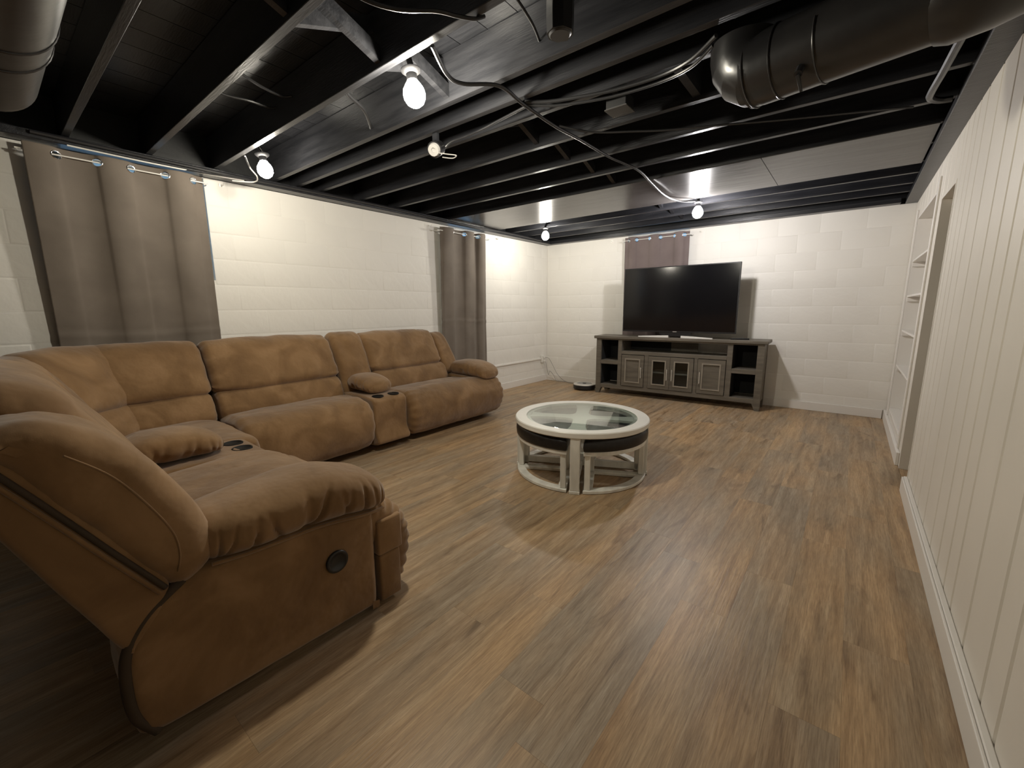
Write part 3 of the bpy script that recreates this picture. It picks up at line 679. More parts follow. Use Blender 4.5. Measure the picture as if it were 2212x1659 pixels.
WN = [(-5.80, 0.455), (-5.735, 0.475), (-5.705, 0.53), (-5.715, 0.62), (-5.765, 0.735), (-5.83, 0.84), (-5.905, 0.92), (-5.98, 0.965), (-6.06, 0.965), (-6.105, 0.92), (-6.065, 0.865), (-5.99, 0.74), (-5.92, 0.62), (-5.86, 0.52)]
wg = SP('back_wing', pillow(WN, 2.41, XS+0.012, NEAR, 0.055, 0.006, seam_wr(5, 0.006, 7, 2.0), nu=14, npf=10, seed=9.9), na)
SP('wing_seam', MB().tube(spline([(XS+0.013, y_, z_) for y_, z_ in ((-5.80, 0.505), (-5.79, 0.56), (-5.80, 0.63), (-5.845, 0.73), (-5.90, 0.82), (-5.97, 0.89))], 8), 0.0024, 6), na, 'suede')
for o_, m_, r_ in ((0.0, 'base_cloth_gap_shade', 0.007), (0.016, 'suede', 0.006)):  # dark tube paints the shaded gap, suede tube is the welt
    SP('shell_welt_and_gap', MB().tube(spline([(XS+0.003, y_-o_*0.8, z_-o_*0.55) for y_, z_ in ((-5.83, 0.468), (-5.862, 0.522), (-5.922, 0.622), (-5.992, 0.742), (-6.066, 0.865), (-6.11, 0.93))], 8), r_, 8), na, m_)
SP('gap_shade', MB().tube(spline([(XS-0.012, y_, z_) for y_, z_ in ((-5.79, 0.466), (-5.872, 0.408), (-5.922, 0.335), (-5.938, 0.25), (-5.933, 0.13), (-5.895, 0.05))], 8), 0.014, 8), na, 'base_cloth_gap_shade')  # dark tube standing in for the shade in the gap behind the arm
bt = SP('recline_button', MB().lathe([(0, -0.004), (0.041, -0.004), (0.043, 0.004), (0.039, 0.008), (0.031, 0.006), (0.029, 0.002), (0.0, 0.002)], 32), na, 'black_plastic')
bt.location = (XS+0.003-SO[0], -5.345-SO[1], 0.30-SO[2]); bt.rotation_euler = (0, math.pi/2, 0)
for v_ in bt.data.vertices: v_.co += Vector(SO)
tag(bt, 'round black recline button')

# ------------------------------------------------------------------ coffee table with four wedge stools
TC = (2.53, -3.30, 0.0); TA = math.radians(-65.0); TR, TZ = 0.497, 0.424
tbl = thing('coffee_table', 'round white coffee table with a glass inset top in the middle of the floor', 'table', TC, TA)
ring = MB().lathe([(0.411, TZ-0.012), (0.413, TZ-0.002), (0.416, TZ), (TR-0.006, TZ), (TR, TZ-0.006), (TR, TZ-0.034), (TR-0.005, TZ-0.040), (0.385, TZ-0.040), (0.385, TZ-0.012), (0.411, TZ-0.012)], 96)
obj('table_top', ring, 'white_top', tbl, smooth=True, angle=30)
obj('glass_inset', MB().lathe([(0, TZ-0.0115), (0.408, TZ-0.0115), (0.410, TZ-0.003), (0.406, TZ-0.002), (0, TZ-0.002)], 80), 'table_glass', tbl, smooth=True, angle=30)
def cross_poly(hw, R, rr=0.07, n=6):
    pts = []
    for k in range(4):
        a = k*math.pi/2; ca, sa = math.cos(a), math.sin(a)
        loc = [(math.sqrt(R*R-(hw*1.45)**2), -hw*1.45), (math.sqrt(R*R-(hw*1.45)**2), hw*1.45), (R*0.72, hw*1.05)]
        c = (hw+rr, hw+rr)
        for i in range(n+1):
            t = -math.pi/2 - (math.pi/2)*i/n
            loc.append((c[0]+rr*math.cos(t), c[1]+rr*math.sin(t)))
        # the arc from the arm edge to the next arm
        loc.append((hw*1.05, R*0.72))
        for (x, y) in loc: pts.append((x*ca-y*sa, x*sa+y*ca))
    return pts
obj('cross_support', MB().prism(cross_poly(0.05, 0.390), 'z', TZ-0.032, TZ-0.014), 'white_top', tbl, bevel=0.002, seg=1)
for k in range(4):
    a = k*math.pi/2; lg = MB()
    lg.box(0.455, 0.490, -0.032, 0.032, 0.022, TZ-0.040); lg.box(0.40, 0.455, -0.020, 0.020, 0.022, TZ-0.040); lg.box(0.448, 0.494, -0.035, 0.035, 0.0, 0.022)
    l_ = obj('leg', lg, 'white_wash', tbl, weld=False, bevel=0.003, seg=1); l_.rotation_euler = (0, 0, a)
st = MB(); st.box(-0.44, 0.44, -0.02, 0.02, 0.03, 0.075); st.box(-0.02, 0.02, -0.44, -0.02, 0.03, 0.075); st.box(-0.02, 0.02, 0.02, 0.44, 0.03, 0.075)
obj('cross_base', st, 'white_wash', tbl, weld=False)
def sector(g, R, n=14, rc=0.0):
    a0 = math.asin(g/R); a1 = math.pi/2 - a0
    return [(g, g)] + [(R*math.cos(a0+(a1-a0)*i/n), R*math.sin(a0+(a1-a0)*i/n)) for i in range(n+1)]
def frame_sector(g, R, wd, z0, z1):
    # sector plate with a cut-out
    o, q = sector(g, R), sector(g+wd, R-wd)
    n = len(o); mb = MB()
    vs = [(x, y, z0) for x, y in o]+[(x, y, z0) for x, y in q]+[(x, y, z1) for x, y in o]+[(x, y, z1) for x, y in q]
    fs = []
    for i in range(n):
        j_ = (i+1) % n
        fs += [(i, j_, n+j_, n+i), (2*n+i, 2*n+j_, 3*n+j_, 3*n+i), (i, j_, 2*n+j_, 2*n+i), (n+i, n+j_, 3*n+j_, 3*n+i)]
    return mb.add(vs, fs)
SL = ['black leather wedge stool tucked under the coffee table, nearest the camera on its left side',
      'black leather wedge stool tucked under the coffee table, nearest the camera on its right side',
      'far right wedge stool under the coffee table, towards the television',
      'far left wedge stool under the coffee table, towards the sofa end']
def make_stool():
    s = thing('wedge_stool', 'x', 'stool', TC)
    g, R = 0.054, 0.484
    obj('base_frame', frame_sector(g, R, 0.062, 0.002, 0.024), 'white_wash', s, bevel=0.003, seg=1)
    obj('apron', MB().prism(sector(g, R-0.004), 'z', 0.262, 0.292), 'white_wash', s, bevel=0.005, seg=2)
    a0 = math.asin(0.085/R)
    for (x, y, r) in ((R*math.cos(a0)*0.93, 0.080, 0.019), (0.080, R*math.cos(a0)*0.93, 0.019), (0.092, 0.092, 0.019)):
        obj('leg', bx(x-r, x+r, y-r, y+r, 0.0245, 0.2615), 'white_wash', s, bevel=0.005)
    # padded seat
    mb = MB(); n_ = 14; base_ = sector(g+0.002, R+0.004, n_); cx = sum(p[0] for p in base_)/len(base_); cy = sum(p[1] for p in base_)/len(base_)
    dense = []
    for i in range(len(base_)):
        p, q = base_[i], base_[(i+1) % len(base_)]; m_ = 6 if math.dist(p, q) > 0.1 else 1
        dense += [(p[0]+(q[0]-p[0])*t/m_, p[1]+(q[1]-p[1])*t/m_) for t in range(m_)]
    rings = [(0.012, 0.293), (0.0, 0.300), (-0.004, 0.325), (-0.002, 0.350), (0.010, 0.366), (0.035, 0.374), (0.10, 0.378)]
    vs = []
    for d, z in rings:
        for (x, y) in dense:
            r_ = math.hypot(x-cx, y-cy); k_ = 1-d/0.24
            vs.append((cx+(x-cx)*k_, cy+(y-cy)*k_, z))
    m_ = len(dense); fs = [(a*m_+i, a*m_+(i+1) % m_, (a+1)*m_+(i+1) % m_, (a+1)*m_+i) for a in range(len(rings)-1) for i in range(m_)]
    fs += [tuple(range(m_)), tuple((len(rings)-1)*m_+i for i in range(m_))]
    obj('seat', mb.add(vs, fs), 'leather_black', s, smooth=True, angle=50)
    return s
proto = make_stool()
for k in range(4):
    if k == 0: s = proto
    else:
        s = proto.copy(); C.objects.link(s)
        for ch in list(proto.children):
            c = ch.copy(); C.objects.link(c); c.parent = s
    s.rotation_euler = (0, 0, TA + (k-1)*math.pi/2); tag(s, SL[k], 'stool', 'wedge stools under the coffee table')

# ------------------------------------------------------------------ tv stand
SA = math.atan2(-0.444+0.521, 3.309-1.214)
std = thing('tv_stand', 'long grey-brown wooden TV stand with four doors and open cubbies', 'tv stand', (1.214, -0.521, 0), SA)
SWD, SD, SH = 2.10, 0.37, 0.832
def sp(name, m, *a, par=None, bevel=0.002): return obj(name, bx(*a), m, par or std, bevel=bevel, seg=1)
sp('top', 'grey_wood', -0.035, SWD+0.035, -0.02, SD+0.01, SH-0.04, SH, bevel=0.006)
DZ = 0.792
# posts (front legs flare inwards at the foot)
for (a, b2_, sgn) in ((0.0, 0.07, 1), (SWD-0.07, SWD, -1)):
    inner = b2_ if sgn > 0 else a; outer = a if sgn > 0 else b2_
    mb = MB().prism([(outer, 0.0), (inner-0.02*sgn, 0.0), (inner, 0.05), (inner+0.015*sgn, 0.085), (inner, 0.10), (inner, DZ), (outer, DZ)], 'y', 0.0, 0.06)
    obj('leg', mb, 'grey_wood', std)
    sp('leg', 'grey_wood', a, b2_, SD-0.06, SD, 0.0, DZ)
    sp('side_panel', 'grey_wood', (a+0.005 if sgn > 0 else b2_-0.025), (a+0.025 if sgn > 0 else b2_-0.005), 0.06, SD-0.06, 0.10, DZ)
sp('bottom_rail', 'grey_wood', 0.07, SWD-0.07, 0.004, 0.03, 0.085, 0.14)
sp('bottom_shelf', 'grey_wood', 0.03, SWD-0.03, 0.03, SD-0.01, 0.10, 0.135)
sp('top_rail', 'grey_wood', 0.07, SWD-0.07, 0.004, 0.03, 0.777, DZ)
for a, b2_ in ((0.326, 0.379), (1.712, 1.772)): sp('divider', 'grey_wood', a, b2_, 0.004, SD-0.02, 0.14, 0.777)
for a, b2_ in ((0.07, 0.326), (1.772, SWD-0.07)):
    sp('cubby_shelf', 'grey_wood', a, b2_, 0.004, SD-0.02, 0.432, 0.487)
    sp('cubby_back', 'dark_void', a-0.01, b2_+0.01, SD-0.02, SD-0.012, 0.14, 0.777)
    for zz in ((0.1405, 0.4315), (0.4875, 0.7765)):       # thin near-black sheets on the cubby sides
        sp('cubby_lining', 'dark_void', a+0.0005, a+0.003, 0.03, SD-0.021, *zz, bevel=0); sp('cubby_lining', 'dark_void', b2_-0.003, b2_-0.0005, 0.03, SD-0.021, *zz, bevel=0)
sp('slot_shelf', 'grey_wood', 0.379, 1.712, 0.004, SD-0.02, 0.585, 0.630)
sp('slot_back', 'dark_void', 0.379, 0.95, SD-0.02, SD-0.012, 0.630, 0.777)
sp('slot_back', 'grey_wood', 0.95, 1.30, SD-0.02, SD-0.012, 0.630, 0.777)
for a, b2_ in ((0.705, 0.760), (1.342, 1.385)): sp('door_stile', 'grey_wood', a, b2_, 0.004, 0.03, 0.14, 0.585)
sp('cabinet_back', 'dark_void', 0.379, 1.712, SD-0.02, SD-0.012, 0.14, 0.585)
sp('inner_shelf', 'grey_wood', 0.765, 1.337, 0.05, SD-0.03, 0.345, 0.365)
def stand_door(u0, u1, z0, z1, glass, handle_u):
    d0, d1, fw_ = -0.004, 0.018, 0.052
    fr_ = MB(); fr_.box(u0, u0+fw_, d0, d1, z0, z1); fr_.box(u1-fw_, u1, d0, d1, z0, z1); fr_.box(u0+fw_, u1-fw_, d0, d1, z0, z0+fw_); fr_.box(u0+fw_, u1-fw_, d0, d1, z1-fw_, z1)
    d = obj('door', fr_, 'grey_wood', std, weld=False)
    a, b_, c, e = u0+fw_, u1-fw_, z0+fw_, z1-fw_; mw = 0.012
    ml = MB(); ml.box(a-0.004, a+mw, d0-0.006, d0+0.004, c-0.004, e+0.004); ml.box(b_-mw, b_+0.004, d0-0.006, d0+0.004, c-0.004, e+0.004); ml.box(a+mw, b_-mw, d0-0.006, d0+0.004, c-0.004, c+mw); ml.box(a+mw, b_-mw, d0-0.006, d0+0.004, e-mw, e+0.004)
    obj('moulding', ml, 'grey_wood_moulding', d, weld=False)
    obj('glass_pane' if glass else 'panel', bx(a, b_, 0.004, 0.010, c, e), 'door_glass' if glass else 'grey_wood', d)
    hb = MB().tube([(handle_u, d0-0.022, 0.272), (handle_u, d0-0.022, 0.42)], 0.0055, 10)
    for zz in (0.29, 0.402): hb.tube([(handle_u, d0, zz), (handle_u, d0-0.022, zz)], 0.004, 8)
    obj('handle', hb, 'nickel', d, smooth=True, weld=False)
stand_door(0.388, 0.700, 0.146, 0.578, False, 0.669)
stand_door(0.764, 1.046, 0.146, 0.578, True, 1.016)
stand_door(1.050, 1.337, 0.146, 0.578, True, 1.080)
stand_door(1.390, 1.706, 0.146, 0.578, False, 1.421)
def on_stand(u, v, z):
    return (1.214+u*math.cos(SA)-v*math.sin(SA), -0.521+u*math.sin(SA)+v*math.cos(SA), z)
# things inside the cabinet
cw = MB().tube(spline([Vector((0.05*math.cos(t*0.9)*(1+0.1*math.sin(t*2))+0.012*t-0.06, 0.03*math.sin(t*0.9), 0.012+0.014*(t % 3)/3)) for t in range(0, 22)], 5), 0.004, 6)
cwo = obj('coiled_cable', cw, 'white_plastic', smooth=True, loc=on_stand(0.93, 0.12, 0.135)); tag(cwo, 'coiled white cable behind the left glass door of the TV stand', 'cable')
mb = MB().box(-0.09, 0.09, -0.10, 0.10, 0.0, 0.045)
mo = obj('media_box', mb, 'black_plastic', bevel=0.006, loc=on_stand(1.19, 0.2, 0.1355)); mo.rotation_euler = (0, 0, SA); tag(mo, 'dark flat media box behind the right glass door of the TV stand', 'media box')

# television
tx0, tx1, tz0, tz1, ty = 1.558, 2.992, 0.900, 1.742, -0.42
TO = ((tx0+tx1)/2, ty+0.02, SH)
tv = thing('television', 'large black flat screen television standing on the TV stand', 'television', TO, 0)
obj('housing', bx(tx0, tx1, ty, ty+0.035, tz0, tz1), 'black_plastic', tv, org=TO, bevel=0.004, seg=2)
obj('rear_bulge', bx(tx0+0.2, tx1-0.2, ty+0.0352, ty+0.065, tz0+0.05, tz1-0.25), 'black_plastic', tv, org=TO, bevel=0.01)
obj('screen', bx(tx0+0.012, tx1-0.012, ty-0.0015, ty, tz0+0.020, tz1-0.012), 'screen_black', tv, org=TO)
xm = TO[0]
obj('logo', bx(xm-0.025, xm+0.025, ty-0.002, ty-0.0002, tz0+0.006, tz0+0.013), 'nickel', tv, org=TO)
obj('neck', MB().prism([(xm-0.20, SH+0.045), (xm-0.12, SH+0.018), (xm+0.12, SH+0.018), (xm+0.20, SH+0.045), (xm+0.20, tz0+0.004), (xm-0.20, tz0+0.004)], 'y', ty+0.004, ty+0.034), 'black_plastic', tv, org=TO)
obj('foot', MB().add([(xm-0.47, ty-0.04, SH), (xm-0.47, ty-0.015, SH), (xm-0.08, ty+0.05, SH), (xm-0.08, ty-0.0, SH), (xm-0.47, ty-0.04, SH+0.012), (xm-0.47, ty-0.015, SH+0.012), (xm-0.08, ty+0.05, SH+0.028), (xm-0.08, ty, SH+0.028)], [(0,1,2,3),(4,5,6,7),(0,1,5,4),(1,2,6,5),(2,3,7,6),(3,0,4,7)]), 'white_plastic', tv, org=TO)
obj('foot', MB().add([(xm+0.47, ty-0.04, SH), (xm+0.47, ty-0.015, SH), (xm+0.08, ty+0.05, SH), (xm+0.08, ty-0.0, SH), (xm+0.47, ty-0.04, SH+0.012), (xm+0.47, ty-0.015, SH+0.012), (xm+0.08, ty+0.05, SH+0.028), (xm+0.08, ty, SH+0.028)], [(0,1,2,3),(4,5,6,7),(0,1,5,4),(1,2,6,5),(2,3,7,6),(3,0,4,7)]), 'white_plastic', tv, org=TO)
rm = thing('remote_control', 'slim black remote control lying at the right end of the TV stand top', 'remote', (3.03, -0.36, SH), math.radians(14))
obj('body', bx(-0.10, 0.10, -0.022, 0.022, 0.0, 0.018), 'black_plastic', rm, bevel=0.005)
for i in range(6):
    for j_ in (-0.009, 0.009): obj('button', bx(-0.075+0.022*i, -0.064+0.022*i, j_-0.004, j_+0.004, 0.0182, 0.021), 'grey_porcelain', rm)

# robot vacuum
rv = thing('robot_vacuum', 'round grey and black robot vacuum on the floor left of the TV stand', 'robot vacuum', (0.965, -0.40, 0))
obj('body', MB().lathe([(0, 0.012), (0.155, 0.012), (0.168, 0.022), (0.170, 0.055), (0.168, 0.075), (0.0, 0.075)], 48), 'black_plastic', rv, smooth=True)
obj('rim', MB().lathe([(0.118, 0.0752), (0.168, 0.0752), (0.166, 0.086), (0.155, 0.091), (0.120, 0.092), (0.118, 0.088)], 48), 'nickel', rv, smooth=True)
obj('lid', MB().lathe([(0.0, 0.088), (0.112, 0.088), (0.116, 0.0752)], 40), 'grey_porcelain', rv, smooth=True)
obj('sensor', MB().lathe([(0, 0.0885), (0.028, 0.0885), (0.030, 0.092), (0.026, 0.094), (0, 0.094)], 24), 'black_plastic', rv, smooth=True)
for s in (-1, 1): obj('wheel', bx(-0.03, 0.03, s*0.10-0.012, s*0.10+0.012, 0.0, 0.0125), 'black_plastic', rv, bevel=0.004)

# ------------------------------------------------------------------ curtains
def curtain(name, axis, a0, a1, gs, sgn, ztop, zbot, label, m, amp=0.026, lean=0.0, rod_ext=(0.06, 0.06), group=None):
    """grommet curtain hung along a wall; a = coordinate along the wall, gs = grommet positions; it hangs closer to the wall lower down"""
    zr = ztop-0.044; off = 0.092
    def tt(a):
        if a <= gs[0]: return (a-gs[0])/(gs[1]-gs[0])
        for i in range(len(gs)-1):
            if a <= gs[i+1]: return i+(a-gs[i])/(gs[i+1]-gs[i])
        return len(gs)-1+(a-gs[-1])/(gs[-1]-gs[-2])
    def wv(a, z):
        t = tt(a); k = (ztop-z)/(ztop-zbot); kk = min(1.0, (ztop-z)/1.2)
        s = sgn*math.sin(math.pi*t); s = math.copysign(abs(s)**0.65, s)
        d = amp*(s*(1-0.3*k) + 0.30*kk*math.sin(math.pi*t*1.7+1+2*k))*(0.9+0.3*noise.noise(Vector((a*3, z*0.8, amp*90))))*(1-0.45*kk)
        cr_ = sum(c_*math.exp(-((z-z_-0.012*math.sin(a*5))/0.014)**2) for z_, c_ in ((1.06, 0.005), (1.10, -0.003), (1.42, 0.002), (1.75, -0.002)))
        return off - 0.034*kk + d + cr_ + 0.003*noise.noise(Vector((a*9, z*3, 1)))
    def W3(a, z, d=0.0):
        aa = a + lean*(ztop-z)
        c = wv(a, z)+d
        return (c, aa, z) if axis == 'y' else (aa, -c, z)
    st_ = 0.007
    cols = int((a1-a0)/st_); A = [a0+(a1-a0)*i/cols for i in range(cols+1)]
    Z = [ztop-st_*i for i in range(15)]
    while Z[-1] > zbot: Z.append(max(zbot, Z[-1]-0.02))
    rad = 0.023
    pos = {}; vs = []; idx = {}
    def sn(a, z):
        for g in gs:
            d = math.hypot(a-g, z-zr)
            if abs(d-rad) < st_*0.75 and d > 1e-6:
                return g+(a-g)*rad/d, zr+(z-zr)*rad/d
        return a, z
    fs = []
    for i in range(cols+1):
        for k, z in enumerate(Z):
            a, zz = sn(A[i], z) if k < 15 else (A[i], z)
            idx[i, k] = len(vs); vs.append(W3(a, zz))
    for i in range(cols):
        for k in range(len(Z)-1):
            ca, cz = (A[i]+A[i+1])/2, (Z[k]+Z[k+1])/2
            if any(math.hypot(ca-g, cz-zr) < rad-0.001 for g in gs): continue
            fs.append((idx[i, k], idx[i+1, k], idx[i+1, k+1], idx[i, k+1]))
    mid = (a0+a1)/2
    og = (off, mid, zr) if axis == 'y' else (mid, -off, zr)
    T = thing(name, label, 'curtain', og, group=group)
    mb = MB(); mb.v = vs; mb.f = fs
    c = obj('cloth', mb, m, T, smooth=True, org=og, angle=180)
    so = c.modifiers.new('thickness', 'SOLIDIFY'); so.thickness = 0.002; so.offset = 0
    for g in gs:
        pts = [W3(g+rad*1.02*math.cos(t*math.pi/10), zr+rad*1.02*math.sin(t*math.pi/10)) for t in range(20)]
        obj('grommet', MB().tube(pts, 0.0035, 6, closed=True), 'chrome', T, smooth=True, org=og)
    # rod with its end brackets is a thing of its own
    def P(a, z, d): return (d, a, z) if axis == 'y' else (a, -d, z)
    RT = thing('curtain_rod', 'thin white rod carrying the '+label, 'curtain rod', og)
    e0, e1 = a0-rod_ext[0], a1+rod_ext[1]
    obj('rod', MB().tube([P(e0, zr, off), P(e1, zr, off)], 0.005, 10), 'white_plastic', RT, smooth=True, org=og)
    for e in (e0+0.01, e1-0.01):
        obj('bracket', MB().tube([P(e, zr, 0.004), P(e, zr-0.012, off*0.6), P(e, zr-0.009, off)], 0.004, 8), 'white_plastic', RT, smooth=True, org=og)
    return T
curtain('curtain', 'y', -5.74, -4.83, [-5.60, -5.415, -5.248, -5.061, -4.894], -1, 2.222, 0.10, 'wide taupe curtain at the left end of the left wall', 'curtain_cloth', amp=0.026, group='taupe grommet curtains', rod_ext=(0.03, 0.03))
curtain('curtain', 'y', -2.43, -1.60, [-2.219, -2.034, -1.856, -1.776, -1.644], -1, 2.198, 0.08, 'gathered taupe curtain behind the far end of the sofa', 'curtain_cloth', amp=0.040, group='taupe grommet curtains', rod_ext=(0.06, 0.05))
curtain('curtain', 'x', 1.39, 2.285, [1.458, 1.572, 1.755, 1.909, 2.094, 2.225], 1, 2.208, 0.10, 'taupe curtain hanging behind the television', 'curtain_cloth_rose', amp=0.024, group='taupe grommet curtains', rod_ext=(0.03, 0.04))
# leftover rod hooks on the walls
hooks = [('y', -4.68, 2.205, 'small metal hook on the left wall beside the wide curtain'), ('y', -2.53, 2.20, 'small metal hook on the left wall left of the gathered curtain'),
         ('y', -1.30, 2.195, 'small metal hook on the left wall right of the gathered curtain'), ('x', 1.15, 2.195, 'small metal hook on the back wall left of the television curtain'), ('x', 2.40, 2.19, 'small metal hook on the back wall right of the television curtain')]
for ax, a, z, lab in hooks:
    P = (lambda d, da, dz: (d, a+da, z+dz)) if ax == 'y' else (lambda d, da, dz: (a+da, -d, z+dz))
    hk = thing('wall_hook', lab, 'hook', P(0.0, 0, 0), group='leftover rod hooks'); og = P(0.0, 0, 0)
    q0, q1 = P(0.001, -0.018, -0.01), P(0.005, 0.018, 0.012)
    obj('plate', bx(q0[0], q1[0], q0[1], q1[1], q0[2], q1[2]), 'nickel', hk, org=og)
    obj('prong', MB().tube([P(0.004, 0, 0), P(0.030, 0, -0.008), P(0.038, 0, 0.008)], 0.0035, 6), 'nickel', hk, smooth=True, org=og)

# ------------------------------------------------------------------ raceway, outlet and cords in the corner
rw = obj('wall_raceway', bx(0.003, 0.022, -2.6, -0.20, 0.370, 0.392), 'trim_paint', bevel=0.003, seg=1); tag(rw, 'white cable raceway running low along the left wall to the corner', 'raceway')
ot = thing('wall_outlet', 'white surface outlet box at the end of the raceway in the corner', 'outlet', (0.003, -0.16, 0.38))
obj('box', bx(0, 0.045, -0.035, 0.035, -0.06, 0.06), 'white_plastic', ot, bevel=0.005)
obj('plug', bx(0.046, 0.075, -0.018, 0.018, 0.008, 0.04), 'white_plastic', ot, bevel=0.004); obj('plug', bx(0.046, 0.075, -0.018, 0.018, -0.045, -0.012), 'white_plastic', ot, bevel=0.004)
c1 = obj('power_cord', MB().tube(spline([(0.075, -0.16, 0.405), (0.14, -0.14, 0.39), (0.20, -0.10, 0.26), (0.28, -0.08, 0.12), (0.42, -0.07, 0.02), (0.60, -0.10, 0.006), (0.80, -0.24, 0.006)], 8), 0.004, 6), 'grey_porcelain', smooth=True)
tag(c1, 'thin pale cord curving from the outlet to the robot vacuum', 'cord')
c2 = obj('power_cord', MB().tube(spline([(0.075, -0.16, 0.35), (0.095, -0.155, 0.28), (0.07, -0.05, 0.10), (0.13, -0.09, 0.17), (0.19, -0.06, 0.09), (0.24, -0.05, 0.006), (0.40, -0.045, 0.006)], 8), 0.0035, 6), 'grey_porcelain', smooth=True)
tag(c2, 'thin pale cord dropping from the outlet to the baseboard', 'cord')

# ------------------------------------------------------------------ ducts and cables under the ceiling
d1 = thing('round_duct', 'large black painted round duct hanging under the joists at the upper right', 'duct', (3.9, -4.015, 2.148), math.atan2(-0.19, 0.80)); dr = 0.125
def ringx(x, r): return [(x, r*math.cos(t*2*math.pi/40), r*math.sin(t*2*math.pi/40)) for t in range(40)]
obj('pipe', MB().tube([(-0.27, 0, 0), (0.0, 0, 0), (0.30, 0, 0)], dr, 48, cap=False), 'duct_metal', d1, smooth=True)
el = [Vector((-0.16, 0, 0)), Vector((-0.22, 0, 0))]+[Vector((-0.22-0.085*math.sin(t*math.pi/2/4), 0, 0.085-0.085*math.cos(t*math.pi/2/4))) for t in range(1, 5)]+[Vector((-0.305, 0, 0.124))]
obj('elbow', MB().tube(el, dr*1.012, 48, cap=False), 'duct_metal', d1, smooth=True, angle=12)
for x in (-0.255, -0.16): obj('seam', MB().tube(ringx(x, dr+0.002), 0.003, 6, closed=True), 'duct_metal', d1, smooth=True)
obj('flex_sleeve', MB().tube([(0.27, 0, -0.012), (0.30, 0, -0.012), (0.38, 0, -0.01), (0.46, 0, 0.0)], [dr*0.95, dr*1.03, dr*1.02, dr*0.98], 48), 'duct_metal', d1, smooth=True)
hs = MB().tube([(-0.02, (dr+0.002)*math.cos(t), (dr+0.002)*math.sin(t)) for t in [math.radians(-200+i*11) for i in range(21)]], 0.003, 6)
obj('hanger_strap', hs, 'duct_metal', d1, smooth=True)
dk_ = MB().tube([(-0.06, -0.088, -0.09), (-0.06, -0.105, -0.115)], 0.014, 10); dk_.tube([(-0.06, -0.108, -0.118), (-0.055, -0.075, -0.165)], [0.007, 0.005], 8)
obj('damper_handle', dk_, 'black_plastic', d1, weld=False)
d2 = thing('round_duct', 'dark round duct in the upper left corner over the wide curtain', 'duct', (1.5, -5.90, 2.128)); og = (1.5, -5.90, 2.128)
dy2, dz2, dr2 = -5.90, 2.128, 0.14
obj('pipe', MB().tube([(1.40, dy2, dz2), (1.6, dy2, dz2), (1.84, dy2, dz2)], dr2, 48), 'duct_metal', d2, smooth=True, org=og)
obj('pipe', MB().tube([(1.82, dy2, dz2), (2.4, dy2, dz2), (3.3, dy2, dz2)], dr2+0.004, 48), 'duct_metal', d2, smooth=True, org=og)
obj('elbow', MB().tube([(1.42, dy2, dz2), (1.39, dy2, dz2), (1.36, dy2, dz2+0.01), (1.33, dy2, dz2+0.04), (1.315, dy2, dz2+0.08), (1.31, dy2, dz2+0.145)], [dr2, dr2, dr2, dr2*0.97, dr2*0.94, dr2*0.9], 48), 'duct_metal', d2, smooth=True, org=og)
for x in (1.83, 1.99): obj('seam', MB().tube([(x, dy2+(dr2+0.004)*math.cos(t*2*math.pi/40), dz2+(dr2+0.004)*math.sin(t*2*math.pi/40)) for t in range(40)], 0.005, 6, closed=True), 'duct_metal', d2, smooth=True, org=og)

def cable(name, pts, r, m, label, cat='cable', group=None):
    o = obj(name, MB().tube(spline(pts, 8), r, 8), m, smooth=True); tag(o, label, cat, group); return o
cable_z = z = JB-0.02
cable('electrical_cable', [(2.612, -4.742, z), (2.545, -4.60, z-0.03), (2.545, -4.50, z-0.03), (2.62, -4.33, z), (2.598, -4.11, z), (2.594, -3.80, z-0.01), (2.593, -3.51, z), (2.60, -3.10, z), (2.643, -2.70, z), (2.607, -2.31, z-0.01), (2.585, -2.0, z-0.025), (2.577, -1.72, z-0.02), (2.62, -1.56, z-0.02), (2.69, -1.46, z-0.012), (2.715, -1.40, z)], 0.009, 'black_cable', 'long black cable crossing under the joists between the two right bulbs')
cable('electrical_cable', [(2.55, -5.145, JB+0.04), (2.63, -5.06, JB-0.02), (2.70, -4.97, JB-0.035), (2.788, -4.88, JB-0.03), (2.823, -4.81, JB-0.026), (2.845, -4.742, JB-0.012), (2.86, -4.70, JB+0.01)], 0.007, 'armour_cable', 'bright armoured cable at the top edge left of the near bulb')
cable('electrical_cable', [(2.60, -4.10, JB-0.005), (2.70, -4.04, JB-0.012), (2.807, -3.994, JB-0.012), (3.008, -3.935, JB-0.014), (3.231, -3.915, JB-0.014), (3.388, -3.955, JB-0.014), (3.52, -4.06, JB-0.01)], 0.009, 'armour_cable', 'thick armoured cable running to the large duct, upper strand')
cable('electrical_cable', [(2.60, -4.08, JB-0.012), (2.70, -4.01, JB-0.022), (2.807, -3.96, JB-0.024), (3.008, -3.90, JB-0.026), (3.231, -3.885, JB-0.026), (3.388, -3.925, JB-0.026), (3.50, -4.02, JB-0.02)], 0.007, 'armour_cable', 'thin armoured cable running to the large duct, lower strand')
cable('electrical_cable', [(2.56, -3.70, JB+0.01), (2.70, -3.54, JB-0.012), (2.90, -3.39, JB-0.012), (3.064, -3.289, JB-0.015), (3.343, -3.152, JB-0.015), (3.649, -2.994, JB-0.015), (4.0, -2.824, JB-0.012), (4.20, -2.72, JB-0.01)], 0.006, 'armour_cable', 'thin armoured cable strung under the joists left of the bent pipe')
cable('electrical_cable', [(2.92, -4.72, JB+0.13), (2.905, -4.566, JB+0.12), (2.886, -4.43, JB+0.10), (2.863, -4.345, JB+0.08)], 0.006, 'armour_cable', 'short armoured cable at the top edge beside the round junction box')
